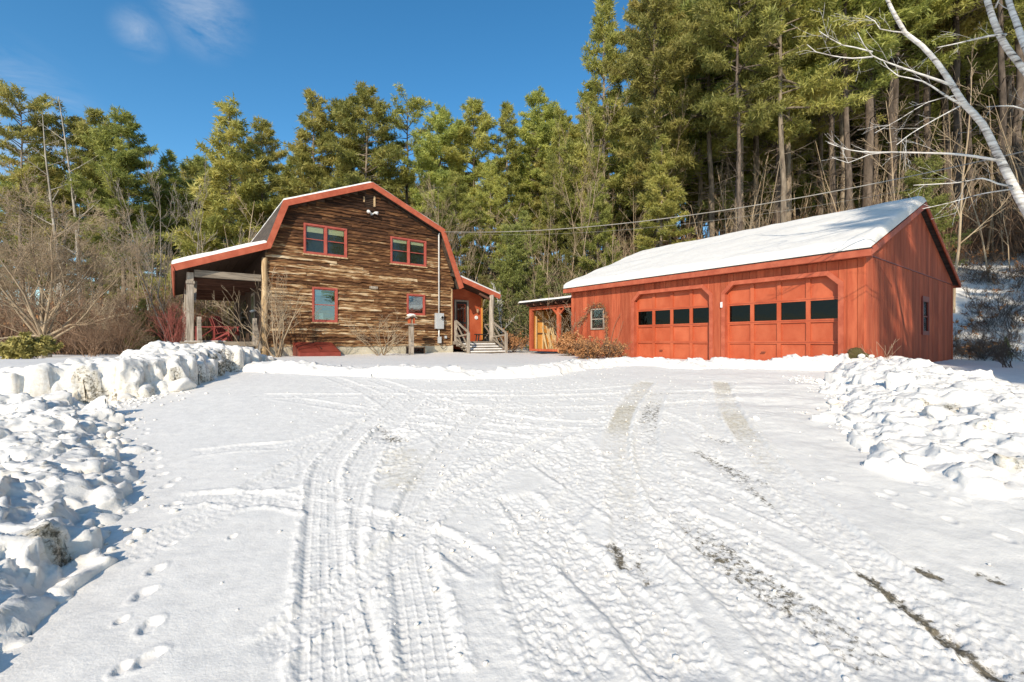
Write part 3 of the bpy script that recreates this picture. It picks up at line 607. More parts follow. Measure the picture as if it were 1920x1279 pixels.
def snow_sheet(name, c00, c10, c11, c01, th, parent, seed=0, nu=40, nv=16, mat=None, rim=.10, wav=.25, nrm=Vector((0, 0, 1))):
    """thick rounded snow lying on a quad (local coordinates)"""
    c = [Vector(p) for p in (c00, c10, c11, c01)]; u = np.linspace(0, 1, nu) ; v = np.linspace(0, 1, nv)
    def warp(t): return 0.5 - 0.5 * np.cos(pi * t)
    u = u * .5 + warp(u) * .5; v = v * .4 + warp(v) * .6
    U, Vv = np.meshgrid(u, v); lu = (c[1] - c[0]).length; lv = (c[3] - c[0]).length
    P0 = sum(np.array(cc)[None, None, :] * w_[..., None] for cc, w_ in zip(c, ((1 - U) * (1 - Vv), U * (1 - Vv), U * Vv, (1 - U) * Vv)))
    ed = np.minimum(np.minimum(U, 1 - U) * lu, np.minimum(Vv, 1 - Vv) * lv)
    prof = np.sqrt(np.clip(1 - (1 - np.clip(ed / rim, 0, 1)) ** 2, 0, 1)); t = th * prof * (1 + wav * fbm(U * lu * .9 + seed, Vv * lv * .9, 3)) + .004
    N = np.array(nrm); top = P0 + N * t[..., None]; ny, nx = U.shape; Vt = top.reshape(-1, 3); Vb = P0.reshape(-1, 3); n = len(Vt)
    idx = np.arange(n).reshape(ny, nx); F = np.stack([idx[:-1, :-1], idx[:-1, 1:], idx[1:, 1:], idx[1:, :-1]], -1).reshape(-1, 4)
    ring = list(idx[0, :]) + list(idx[1:, -1]) + list(idx[-1, -2::-1]) + list(idx[-2:0:-1, 0]); sk = [(ring[i] + n, ring[(i + 1) % len(ring)] + n, ring[(i + 1) % len(ring)], ring[i]) for i in range(len(ring))]
    me = np_mesh(name, np.vstack([Vt, Vb]), np.vstack([F, np.array(sk)]), mat or SNOW, True); return link(name, me, parent)
# ------------------------------------------------------------------ THE BROWN HOUSE
house = empty('house', H0, ROT, 'two storey gambrel house sided in rough brown waney boards with red trim', 'house')
OUT = [(0.0, 4.96), (.55, 6.60), (3.90, 7.98), (7.25, 6.53), (8.27, 3.93)]      # outer edge of the gambrel
def band(p, q, th):
    d = Vector((q[0] - p[0], q[1] - p[1])).normalized(); n = Vector((-d.y, d.x))
    if n.y < 0: n = -n
    return n * th
def offs(pts, th):
    r = []
    for i, p in enumerate(pts):
        a = band(pts[max(i - 1, 0)], pts[max(i, 1)], 1); b = band(pts[min(i, len(pts) - 2)], pts[min(i + 1, len(pts) - 1)], 1)
        m = (a + b).normalized(); k = th / max(m.dot(a), .5); r.append((p[0] - m.x * k, p[1] - m.y * k))
    return r
INN = offs(OUT, .22); SL = offs(OUT, .11)
INN[0] = (.14, 4.78); INN[-1] = (8.04, 3.84)
VB = 11.0
for i in range(4):
    MB().prism_y([OUT[i], OUT[i + 1], SL[i + 1], SL[i]], -.31, VB + .25).build('roof', SHINGLE, house)
    MB().prism_y([(OUT[i][0], OUT[i][1] + .004), (OUT[i + 1][0], OUT[i + 1][1] + .004), INN[i + 1], INN[i]], -.352, -.312).build('rake_board', REDTRIM, house)
PR = [(-2.72, 3.90), (0.0, 4.96)]; pri = offs(PR, .2); prs = offs(PR, .10)
MB().prism_y([PR[0], PR[1], (.02, 4.84), prs[0]], -.308, VB + .2).build('porch_roof', SHINGLE, house)
MB().prism_y([(-2.72, 3.904), (-.004, 4.964), (.136, 4.776), (-2.63, 3.70)], -.352, -.312).build('rake_board', REDTRIM, house)
MB().prism_y([(-2.76, 3.90), (-2.724, 3.90), (-2.66, 3.70), (-2.70, 3.69)], -.352, VB + .2).build('fascia', REDTRIM, house)
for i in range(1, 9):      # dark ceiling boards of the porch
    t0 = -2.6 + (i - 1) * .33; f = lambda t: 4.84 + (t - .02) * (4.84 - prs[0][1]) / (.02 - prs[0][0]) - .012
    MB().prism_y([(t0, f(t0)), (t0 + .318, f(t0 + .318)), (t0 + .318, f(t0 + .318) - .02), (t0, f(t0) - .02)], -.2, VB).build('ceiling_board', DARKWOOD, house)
# entry porch roof
ER = [(7.70, 4.60), (10.52, 3.745)]
MB().prism_y([ER[0], ER[1], (10.46, 3.62), (7.72, 4.47)], -.15, 6.2).build('entry_roof', SHINGLE, house)
MB().prism_y([(7.86, 4.556), (10.53, 3.75), (10.46, 3.52), (8.02, 4.27)], -.19, -.152).build('rake_board', REDTRIM, house)
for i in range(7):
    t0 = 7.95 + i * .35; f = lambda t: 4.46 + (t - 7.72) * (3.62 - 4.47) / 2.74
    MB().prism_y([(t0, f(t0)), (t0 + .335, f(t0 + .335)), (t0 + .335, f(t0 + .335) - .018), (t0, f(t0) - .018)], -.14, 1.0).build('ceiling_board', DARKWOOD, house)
# walls
WL = [(0, 1.2), (7.75, 1.2), (7.75, 4.95), (7.12, 6.38), (3.9, 7.80), (.66, 6.44), (.03, 4.85), (0, 4.6)]
MB().prism_y(WL, 0.0, .1).build('wall', DARKWOOD, house)
MB().prism_y([(0, .5), (7.7, .5)] + WL[2:], .104, VB).build('wall', DARKWOOD, house)
box('foundation', (.02, -.03, .3), (7.86, .10, 1.215), CONCRETE, house)
# waney siding boards, each one its own piece
def left_edge(z):
    if z < 4.75: return 0.02
    if z < 6.40: return .10 + (z - 4.75) / 1.65 * .58
    return .68 + (z - 6.40) / 1.36 * 3.2
def right_edge(z):
    if z < 3.85: return 7.72
    if z < 6.33: return 7.98 - (z - 3.95) / 2.38 * .95
    return 7.03 - (z - 6.33) / 1.43 * 3.12
WINS = [(1.30, 2.93, 4.77, 5.95), (4.77, 6.45, 4.75, 5.92), (1.61, 2.56, 2.14, 3.51), (5.52, 6.39, 2.55, 3.49), (3.62, 4.10, 7.06, 7.50)]
R = random.Random(21); z = 1.20; ci = 0
while z < 7.66:
    hgt = .128 * R.uniform(.85, 1.18); a = max(left_edge(z), left_edge(z + hgt)) - .03; b = min(right_edge(z), right_edge(z + hgt)) + .03
    if b > 7.72 and z > 3.7: b = min(b, 7.9)
    iv = [(a, b)]
    for (x0, x1, z0, z1) in WINS:
        if z + hgt * .6 > z0 and z + hgt * .4 < z1:
            nv = []
            for (p, q) in iv:
                if x1 <= p or x0 >= q: nv.append((p, q)); continue
                if x0 + .05 > p: nv.append((p, x0 + .05))
                if x1 - .05 < q: nv.append((x1 - .05, q))
            iv = nv
    for (p, q) in iv:
        if q - p < .12: continue
        cuts = [p]; 
        while q - cuts[-1] > 2.9: cuts.append(cuts[-1] + R.uniform(1.3, 2.7))
        if q - cuts[-1] < .4 and len(cuts) > 1: cuts.pop()
        cuts.append(q)
        for (s, e) in zip(cuts[:-1], cuts[1:]):
            n = max(3, int((e - s) / .09)); mb = MB(); th = R.uniform(.038, .078); sd_ = R.uniform(0, 500)
            xs = np.linspace(s + .004, e - .004, n); wz = .040 * fbm(xs * 4.2 + sd_, xs * 0 + ci * 3.3, 3) * 1.3 ; wt = .016 * fbm(xs * 4 + sd_, xs * 0 + 7, 2)
            for k in range(n):
                zb = z - .022 + float(wz[k]); t_ = th + float(wt[k])
                mb.v += [(xs[k], -.012, z + hgt + .012), (xs[k], -t_ * .55, z + hgt * .62), (xs[k], -t_ - .012, zb + .03), (xs[k], -t_ - .004, zb), (xs[k], -.004, zb)]
            for k in range(n - 1):
                for m in range(4): mb.f.append((k * 5 + m, k * 5 + m + 1, (k + 1) * 5 + m + 1, (k + 1) * 5 + m))
            mb.f += [(0, 4, 3, 2, 1), tuple((n - 1) * 5 + m for m in range(5))]
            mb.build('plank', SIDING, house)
    z += hgt; ci += 1
def window(par, x0, x1, z0, z1, lights=1, glass=GLASS, blind=True, y=-.10, fr=REDWIN, dh=True, sill=True, bh=.22):
    """built in a wall facing -y: casing, sashes, panes, blind"""
    c = .065; mb = MB()
    mb.box((x0, y, z0), (x0 + c, -.001, z1)); mb.box((x1 - c, y, z0), (x1, -.001, z1)); mb.box((x0 + c, y, z1 - c), (x1 - c, -.001, z1)); mb.box((x0 + c, y, z0), (x1 - c, -.001, z0 + c))
    w = mb.build('window', fr, par)
    if sill: box('sill', (x0 - .03, y - .04, z0 - .05), (x1 + .03, -.001, z0 - .002), LOGWOOD if fr is REDWIN else fr, w)
    box('dark_backing', (x0 + c, -.012, z0 + c), (x1 - c, -.004, z1 - c), DARKROOM, w)
    n = lights; iw = (x1 - x0 - 2 * c)
    for i in range(n):
        a = x0 + c + iw * i / n + (.035 if i else 0); b = x0 + c + iw * (i + 1) / n - (.035 if i < n - 1 else 0)
        if i < n - 1: box('mullion', (b, y - .006, z0 + c), (b + .07, -.014, z1 - c), fr, w)
        s = .035; ys = y + .035; m2 = MB(); zm = (z0 + z1) / 2
        m2.box((a, ys, z0 + c), (a + s, -.014, z1 - c)); m2.box((b - s, ys, z0 + c), (b, -.014, z1 - c)); m2.box((a + s, ys, z1 - c - s), (b - s, -.014, z1 - c)); m2.box((a + s, ys, z0 + c), (b - s, -.014, z0 + c + s))
        if dh: m2.box((a + s, ys - .004, zm - .015), (b - s, -.014, zm + .015))
        m2.build('sash', fr, w)
        zs = [(z0 + c + s, zm - .015), (zm + .015, z1 - c - s)] if dh else [(z0 + c + s, z1 - c - s)]
        for (q0, q1) in zs: box('pane', (a + s, ys + .016, q0), (b - s, ys + .02, q1), glass, w)
        if blind: box('blind', (a + s + .02, -.034, z1 - c - s - bh), (b - s - .02, -.028, z1 - c - s), BLIND, w)
    return w
window(house, *[WINS[0][0], WINS[0][1], WINS[0][2], WINS[0][3]], lights=2)
window(house, *WINS[1], lights=2, bh=.14)
wl_ = window(house, *WINS[2], glass=GLASS2)
box('ornament', (1.88, -.03, 2.28), (2.02, -.024, 2.5), WHITEPAINT, wl_)
window(house, *WINS[3], glass=GLASS2, blind=False, dh=False)
v = MB().box((3.60, -.09, 7.18), (3.655, -.002, 7.40)).box((4.03, -.09, 7.06), (4.10, -.002, 7.50)).build('gable_vent', LOGWOOD, house)
for k in range(5): MB().prism_x([(-.075, 7.10 + k * .075), (-.02, 7.15 + k * .075), (-.01, 7.14 + k * .075), (-.065, 7.09 + k * .075)], 3.66, 4.026).build('louvre', DARKWOOD, v)
# log corner post on the left, corner board on the right
pts = [(-.02, -.06, .85 + i * .4) for i in range(10)]
MB().tube([(x + .012 * sin(i * 2.1), y, zz) for i, (x, y, zz) in enumerate(pts)], [.125 - .003 * i for i in range(10)], 10).build('log_post', LOGWOOD, house, True)
box('corner_board', (7.735, -.075, 1.22), (7.80, .0, 3.86), LOGWOOD, house)
# wall fittings
f = MB().tube([(3.95, -.03, 6.73), (3.95, -.10, 6.73)], .05, 8).build('floodlight', GREYMETAL, house)
for sx in (-1, 1): MB().tube([(3.95 + sx * .05, -.09, 6.75), (3.95 + sx * .12, -.16, 6.79), (3.95 + sx * .2, -.24, 6.76)], [.03, .045, .075], 10).build('lamp_head', WHITEPAINT, f, True)
box('wall_vent', (3.86, -.11, 3.60), (4.20, -.05, 3.70), GREYWOOD, house)
MB().tube([(7.08, -.10, 2.66), (7.08, -.10, 6.30), (7.08, -.16, 6.36)], .035, 8).build('conduit', WHITEPAINT, house, True)
MB().tube([(7.08, -.10, 1.98), (7.08, -.10, 1.58)], .035, 8).build('conduit', WHITEPAINT, house, True)
em = box('meter_box', (6.87, -.22, 1.96), (7.28, -.07, 2.68), GREYMETAL, house, .01)
MB().tube([(7.15, -.22, 2.48), (7.15, -.30, 2.48)], [.085, .08], 14).build('meter_dial', GREYMETAL, em, True)
MB().tube([(7.15, -.30, 2.48), (7.15, -.306, 2.48)], .06, 14).build('meter_glass', GLASSD, em)
box('junction_box', (7.02, -.19, 1.30), (7.17, -.07, 1.60), GREYMETAL, house, .01)
box('outlet_box', (7.38, -.14, 1.52), (7.48, -.07, 1.64), GREYMETAL, house, .005)
MB().tube([(7.3 + .13 * cos(a), -.12, 1.18 + .13 * sin(a)) for a in np.linspace(0, 6.2, 14)], .012, 5).build('hose_loop', BLACKMETAL, house)
bw = MB().box((5.50, -.07, .84), (5.55, -.03, 1.13)).box((6.35, -.07, .84), (6.40, -.03, 1.13)).box((5.55, -.07, 1.08), (6.35, -.03, 1.13)).build('basement_window', DARKWOOD, house)
box('pane', (5.55, -.045, .6), (6.35, -.04, 1.08), GLASSD, bw); box('dark_backing', (5.55, -.038, .6), (6.35, -.032, 1.08), DARKROOM, bw)
# bulkhead cellar door
bk = MB().prism_x([(-.035, .5), (-.035, 1.34), (-1.25, .98), (-1.25, .5)], .92, 2.36).build('bulkhead', REDMETAL, house, bevel=.012)
for a, b in ((.97, 1.625), (1.65, 2.31)): MB().prism_x([(-.06, 1.345), (-1.22, 1.002), (-1.222, 1.017), (-.062, 1.36)], a, b).build('bulkhead_leaf', REDMETAL, bk)
MB().tube([(1.72, -.85, 1.12), (1.72, -.85, 1.17), (1.72, -.98, 1.13), (1.72, -.98, 1.09)], .012, 5).build('handle', BLACKMETAL, bk)
# left porch
for vv in (0.02, 5.3, 10.5):
    MB().box((-2.34, vv - .1, .9), (-2.14, vv + .1, 3.72)).build('porch_post', GREYWOOD, house, bevel=.012)
MB().box((-2.36, -.12, 3.34), (-2.12, .12, 3.42)).build('post_cap', GREYWOOD, house)
MB().bar((-2.12, 0.0, 2.75), (-2.06, .9, 3.52), .08, .08).build('brace', GREYWOOD, house)
MB().box((-2.13, -.07, 3.58), (-.13, .09, 3.82)).build('header_beam', GREYWOODH, house, bevel=.01)
for vv in (2.2, 4.1, 6.0, 7.9, 9.8): MB().box((-2.12, vv, 3.56), (-.01, vv + .14, 3.80)).build('tie_beam', BROWNBEAM, house)
MB().box((-2.33, .12, 3.62), (-2.15, 10.9, 3.78)).build('plate_beam', BROWNBEAM, house)
box('deck', (-2.5, -.12, 1.28), (-.02, 10.8, 1.385), GREYWOODH, house)
box('deck_rim', (-2.5, -.15, 1.12), (-.1, -.122, 1.37), GREYWOODH, house)
for i in range(12):      # lattice under the deck
    a = -2.5 + i * .075; MB().bar((a, -.12, .72), (a + .32, -.12, 1.12), .012, .022).build('lattice_slat', GREYWOODH, house); MB().bar((a + .32, -.10, .72), (a, -.10, 1.12), .012, .022).build('lattice_slat', GREYWOODH, house)
for i in range(3):
    box('step_tread', (-1.9, -.42 - .3 * i, 1.22 - .16 * i), (-.42, -.13 - .3 * i, 1.26 - .16 * i), GREYWOODH, house); box('step_riser', (-1.88, -.17 - .3 * i, 1.08 - .16 * i), (-.44, -.14 - .3 * i, 1.22 - .16 * i), GREYWOODH, house)
for sx in (-2.0, -.36):
    MB().box((sx - .06, -1.12, .7), (sx + .06, -1.0, 1.42)).build('newel_post', GREYWOOD, house); MB().box((sx - .06, -.26, 1.2), (sx + .06, -.14, 2.22)).build('newel_post', GREYWOOD, house)
    MB().bar((sx, -.16, 2.16), (sx, -1.12, 1.44), .10, .06).build('handrail', GREYWOODH, house); MB().bar((sx, -.16, 1.72), (sx, -1.1, 1.02), .03, .12).build('rail_board', GREYWOODH, house)
snow_sheet('porch_deck_snow', (-2.4, -.10, 1.388), (-1.2, -.10, 1.388), (-1.6, .9, 1.388), (-2.4, .9, 1.388), .02, house, 3, 20, 12, rim=.1)
d = box('porch_door', (-.035, 2.6, 1.4), (-.005, 3.6, 3.42), GREYWOOD, house)
box('pane', (-.045, 2.72, 1.62), (-.037, 3.48, 3.3), GLASS, d)
sd2 = box('sliding_door', (-.035, 5.2, 1.4), (-.005, 7.2, 3.42), DARKWOOD, house); box('pane', (-.045, 5.3, 1.55), (-.037, 7.1, 3.3), GLASS2, sd2)
for vv in (1.9, 2.35): MB().tube([(-.02, vv, 2.62), (-.14, vv, 2.62), (-.2, vv, 2.58)], [.02, .05, .06], 8).build('porch_lamp', WHITEPAINT, house, True)
# entry
box('entry_wall', (7.80, .90, 1.0), (10.08, 5.9, 3.60), REDDOOR, house)
MB().prism_y([(7.80, 3.604), (10.08, 3.604), (10.08, 3.70), (7.80, 4.40)], .9, 1.0).build('entry_wall', REDDOOR, house)
box('entry_side_wall', (7.70, .004, 1.22), (7.79, .896, 3.9), RED, house)
box('corner_board', (10.04, .86, 1.38), (10.12, .898, 3.60), ORANGEPLY, house)
box('deck', (7.82, -.25, 1.24), (10.3, .898, 1.385), GREYWOODH, house)
for i in range(8): MB().box((7.9 + i * .3, -.27, 1.15), (7.9 + i * .3 + .28, -.252, 1.37)).build('deck_fascia_board', GREYWOODH, house)
fr_ = MB().box((8.44, .82, 1.39), (8.52, .9, 3.45)).box((9.16, .82, 1.39), (9.24, .9, 3.45)).box((8.52, .82, 3.37), (9.16, .9, 3.45)).build('door', GREYWOOD, house)
box('door_leaf', (8.52, .87, 1.39), (9.16, .895, 3.37), REDMETAL, fr_)
box('pane', (8.62, .858, 1.6), (9.06, .864, 3.22), GLASS, fr_)
mb = MB()
for a, b in (((8.53, 1.40), (8.60, 3.36)), ((9.08, 1.40), (9.15, 3.36)), ((8.60, 3.26), (9.08, 3.36)), ((8.60, 1.40), (9.08, 1.56)), ((8.60, 2.28), (9.08, 2.36)), ((8.74, 1.56), (8.77, 3.26)), ((8.92, 1.56), (8.95, 3.26))):
    mb.box((a[0], .84, a[1]), (b[0], .857, b[1]))
mb.build('storm_door_frame', BLACKMETAL, fr_)
lt = MB().tube([(9.77, .89, 3.0), (9.77, .80, 3.06)], .025, 6).build('wall_lantern', BLACKMETAL, house)
MB().tube([(9.77, .80, 3.05), (9.77, .80, 3.02), (9.77, .80, 2.88), (9.77, .80, 2.84)], [.02, .07, .05, .02], 6).build('lantern_glass', TERRAC, lt)
MB().tube([(9.74, .895, 2.60), (9.74, .86, 2.60)], [.105, .09], 9).build('wall_plaque', WHITEPAINT, house)
MB().tube([(10.0 + .01 * sin(i), -.12, 1.38 + i * .29) for i in range(9)], [.135 - .002 * i for i in range(9)], 10).build('entry_post', GREYWOOD, house, True)
MB().bar((9.3, -.10, 3.72), (10.0, -.10, 3.45), .1, .1).build('brace', BROWNBEAM, house)
for i in range(4):
    zt = 1.24 - .115 * i; v0 = -.27 - .26 * i
    box('step_tread', (8.0 - .02 * i, v0 - .28, zt - .05), (9.98 + .02 * i, v0, zt), GREYWOODH, house)
    box('step_riser', (8.04, v0 - .02, zt - .12), (9.94, v0, zt - .052), GREYWOODH, house)
    snow_sheet('step_snow', (8.02, v0 - .29, zt + .002), (9.96 + .02 * i, v0 - .29, zt + .002), (9.96, v0 - .03, zt + .002), (8.02, v0 - .03, zt + .002), .045, house, i * 3, 30, 8, rim=.05)
for sx in (7.92, 10.02):
    MB().box((sx - .055, -1.38, .8), (sx + .055, -1.27, 1.78)).build('newel_post', GREYWOOD, house)
    MB().bar((sx, -.2, 2.35), (sx, -1.36, 1.78), .05, .09).build('handrail', GREYWOODH, house); MB().bar((sx, -.2, 1.52), (sx, -1.3, 1.02), .04, .08).build('rail_board', GREYWOODH, house)
    MB().bar((sx + .01, -.25, 2.2), (sx + .01, -1.28, 1.15), .03, .07).build('rail_board', GREYWOODH, house); MB().bar((sx - .03, -.25, 1.6), (sx - .03, -1.28, 1.7), .03, .07).build('rail_board', GREYWOODH, house)
    MB().bar((sx - .02, -.2, 1.95), (sx - .02, -.9, 1.1), .03, .06).build('rail_board', GREYWOODH, house)
MB().box((7.87, -.22, 1.385), (7.97, -.12, 2.36)).build('newel_post', GREYWOOD, house)
for a, b in (((10.25, .0, 2.2), (10.25, .9, 1.5)), ((10.25, .0, 1.5), (10.25, .9, 2.2)), ((10.25, -.1, 2.25), (10.25, .9, 2.25))): MB().bar(a, b, .04, .07).build('rail_board', GREYWOODH, house)
# snow on the house roof
def roofsnow(name, p, q, th, y0, y1, seed, rim=.09): 
    n = band(p, q, 1); return snow_sheet(name, (p[0], y0, p[1] + .006), (q[0], y0, q[1] + .006), (q[0], y1, q[1] + .006), (p[0], y1, p[1] + .006), th, house, seed, 36, 46, rim=rim, nrm=Vector((n.x, 0, n.y)))
roofsnow('roof_snow', OUT[1], (3.92, 7.985), .07, -.34, VB + .2, 1)
roofsnow('roof_snow', (3.88, 7.985), OUT[3], .06, -.34, VB + .2, 4)
roofsnow('porch_roof_snow', (-2.74, 3.895), (.07, 4.99), .13, -.33, VB + .2, 6, .12)
roofsnow('entry_roof_snow', (7.95, 4.53), (10.55, 3.742), .08, -.17, 6.1, 9)

# things on the porches
def chair(name, loc, rz, label):
    t = empty(name, loc, rz, label, 'chair')
    for k in range(5): MB().bar((-.24 + .0, -.2 + k * .11, .40 - k * .02), (.24, -.2 + k * .11, .40 - k * .02), .09, .02).build('seat_slat', REDCHAIR, t)
    for k in range(5): MB().bar((-.2 + k * .1, .26, .32), (-.23 + k * .115, .52, 1.02), .07, .02).build('back_slat', REDCHAIR, t)
    for s in (-1, 1):
        MB().bar((s * .28, -.25, 0), (s * .28, -.22, .58), .06, .05).build('leg', REDCHAIR, t); MB().bar((s * .28, .45, 0), (s * .26, -.24, .38), .04, .09).build('leg', REDCHAIR, t)
        MB().bar((s * .31, -.32, .59), (s * .31, .42, .56), .12, .025).build('armrest', REDCHAIR, t)
    return t
def hl(t, v, z=0): p = H0 + E1 * t + E2 * v; return (p.x, p.y, z)
chair('porch_chair', hl(-.95, 2.6, 1.385), ROT + .9, 'red slatted lounge chair on the porch beside the house wall, nearer one')
chair('porch_chair', hl(-.9, 5.2, 1.385), ROT + 1.3, 'red slatted lounge chair deeper in the porch behind another chair')
t = empty('porch_table', hl(-1.75, 1.7, 1.385), ROT, 'small dark red porch table frame between porch post and chairs', 'table')
box('table_top', (-.3, -.3, .52), (.3, .3, .56), REDCHAIR, t)
for a in (-.27, .27):
    for b in (-.27, .27): box('leg', (a - .025, b - .025, 0), (a + .025, b + .025, .52), REDCHAIR, t)
MB().bar((-.27, -.28, .05), (.27, -.28, .5), .02, .03).build('brace', REDCHAIR, t)
t = empty('entry_bench', hl(9.72, .38, 1.385), ROT, 'small dark wooden bench under the wall lantern by the front door', 'bench')
box('seat', (-.33, -.16, .32), (.33, .16, .37), BLACKMETAL, t)
for a in (-.26, .26): MB().bar((a, -.12, 0), (a * .8, -.1, .32), .05, .05).build('leg', BLACKMETAL, t); MB().bar((a, .12, 0), (a * .8, .1, .32), .05, .05).build('leg', BLACKMETAL, t)
hx = hl(-.55, .9, 1.385)
t = empty('hand_cart', hx, ROT, 'tall dark metal hand cart standing on the porch beside the house door', 'cart')
MB().tube([(-.16, 0, .1), (-.16, 0, 1.0), (-.1, 0, 1.1), (.1, 0, 1.1), (.16, 0, 1.0), (.16, 0, .1)], .016, 6).build('handle', BLACKMETAL, t, True)
box('toe_plate', (-.2, -.2, .04), (.2, .02, .06), BLACKMETAL, t)
for s in (-1, 1): MB().tube([(s * .18, .1, .11), (s * .23, .1, .11)], .11, 12).build('wheel', BLACKMETAL, t)
for zz in (.35, .65, .9): MB().bar((-.16, 0, zz), (.16, 0, zz), .02, .02).build('crossbar', BLACKMETAL, t)

# bird feeder
x, y, _ = hl(5.22, -1.2); t = empty('bird_feeder', (x, y, .80), ROT, 'red birdhouse feeder with a snow cap on a square wooden post before the house', 'bird feeder')
MB().box((-.085, -.085, -.1), (.085, .085, 1.28)).build('post', GREYWOOD, t, bevel=.01)
box('platform', (-.19, -.19, 1.28), (.19, .19, 1.32), GREYWOOD, t)
b_ = MB().box((-.11, -.11, 1.322), (-.075, .11, 1.56)).box((.075, -.11, 1.322), (.11, .11, 1.56)).box((-.075, .07, 1.322), (.075, .11, 1.56)).build('feeder_house', REDDOOR, t)
box('feed_tube', (-.05, -.05, 1.322), (.05, .05, 1.52), TERRAC, b_)
MB().prism_y([(-.19, 1.54), (0, 1.66), (.19, 1.54), (.19, 1.565), (0, 1.685), (-.19, 1.565)], -.17, .17).build('roof', GREYWOOD, t)
o = link('snow_cap', chunk_mesh(55), t); o.location = (0, 0, 1.665); o.scale = (.20, .18, .075)

# ------------------------------------------------------------------ THE RED GARAGE
gar = empty('garage', G0, ROT, 'long red garage with two panelled overhead doors and a snow covered roof', 'garage')
RZ = 5.42; EZ = 3.47; XE = -.27; XM = 4.7; GL = 9.46; GD = 9.4
def rz_(x): return EZ + (RZ - EZ) * ((x - XE) if x <= XM else (2 * XM - XE - x)) / (XM - XE)
DOORS = [(.51, 3.25), (3.72, 6.43)]; CHF = .24; DT = 2.98
def over(y):          # bottom of the wall above a door at y, or None
    for a, b in DOORS:
        if a <= y <= b:
            if y < a + CHF: return DT - CHF + (y - a)
            if y > b - CHF: return DT - CHF + (b - y)
            return DT
    return None
box('wall', (.02, .02, .3), (.05, .50, 3.36), RED, gar); box('wall', (.02, 3.26, .3), (.05, 3.71, 3.36), RED, gar); box('wall', (.02, 6.44, .3), (.05, GL - .02, 3.36), RED, gar)
for a, b in DOORS: MB().prism_x([(a, 3.36), (b, 3.36), (b, DT - CHF), (b - CHF, DT), (a + CHF, DT), (a, DT - CHF)], .02, .05).build('wall', RED, gar)
box('wall', (.05, GL - .06, .3), (GD, GL, 3.4), RED, gar); box('wall', (GD - .06, .06, .3), (GD, GL - .06, 3.4), RED, gar)
MB().prism_y([(.02, .3), (GD - .02, .3), (GD - .02, 3.4), (XM, rz_(XM) - .13), (.02, 3.4)], .02, .06).build('wall', RED, gar)
MB().prism_y([(.02, 3.0), (GD - .02, 3.0), (GD - .02, 3.4), (XM, rz_(XM) - .13), (.02, 3.4)], GL - .058, GL + .0).build('wall', RED, gar)
box('floor', (.2, .06, .6), (GD - .1, GL - .1, .80), DARKROOM, gar)
box('interior_back', (2.2, .1, .8), (2.26, GL - .1, 3.3), DARKROOM, gar)
# vertical boards of the front
y = .135; k = 0; R = random.Random(4)
cutsy = [.135]
while cutsy[-1] < GL - .1: cutsy.append(cutsy[-1] + .203)
extra = [a for d_ in DOORS for a in (d_[0], d_[0] + CHF, d_[1] - CHF, d_[1])] + [7.74, 8.46]
cutsy = sorted(set([round(c, 3) for c in cutsy if min(abs(c - e) for e in extra) > .05] + extra)); cutsy = [c for c in cutsy if c < GL - .12] + [GL - .12]
for a, b in zip(cutsy[:-1], cutsy[1:]):
    m = (a + b) / 2; o_ = over(m); g = .004
    if 7.74 <= m <= 8.46:
        for zz in ((.6, 1.80), (2.64, 3.30)): MB().prism_x([(a + g, zz[0]), (b - g, zz[0]), (b - g, zz[1]), (a + g, zz[1])], -.018 + R.uniform(-.002, .002), .019).build('board', RED, gar)
        continue
    za = .6 if o_ is None else over(a + .001) ; zb = .6 if o_ is None else over(b - .001)
    MB().prism_x([(a + g, za), (b - g, zb), (b - g, 3.30), (a + g, 3.30)], -.018 + R.uniform(-.002, .002), .019).build('board', RED, gar)
# gable boards
x = .135
while x < GD - .13:
    x2 = min(x + .203, GD - .12); g = .004
    if not (5.05 < (x + x2) / 2 < 5.85):
        MB().prism_y([(x + g, .4), (x2 - g, .4), (x2 - g, 3.375), (x + g, 3.375)], -.016 + R.uniform(-.0015, .0015), .019).build('board', RED, gar)
    else:
        for zz in ((.4, 1.60), (2.70, 3.375)): MB().prism_y([(x + g, zz[0]), (x2 - g, zz[0]), (x2 - g, zz[1]), (x + g, zz[1])], -.016, .019).build('board', RED, gar)
    x = x2
x = .05
while x < GD - .06:
    x2 = min(x + .305, GD - .05); g = .003; xs_ = [x + g, x2 - g]; top = [(x2 - g, rz_(x2) - .15), (x + g, rz_(x) - .15)]
    if x < XM < x2: top = [(x2 - g, rz_(x2) - .15), (XM, rz_(XM) - .15), (x + g, rz_(x) - .15)]
    if max(t_[1] for t_ in top) > 3.42: MB().prism_y([(x + g, 3.405), (x2 - g, 3.405)] + [(p, max(q, 3.41)) for p, q in top], -.022 + R.uniform(-.0015, .0015), .019).build('board', RED, gar)
    x = x2
box('drip_board', (.02, -.03, 3.378), (GD - .02, .018, 3.402), REDMETAL, gar)
for c in (((-.03, -.03, .4), (.13, .018, 3.36)), ((-.03, .02, .4), (.018, .13, 3.36)), ((GD - .12, -.028, .3), (GD + .02, .018, 3.36)), ((-.03, GL - .11, .4), (.018, GL + .02, 3.36))): MB().box(*c).build('corner_board', RED, gar)
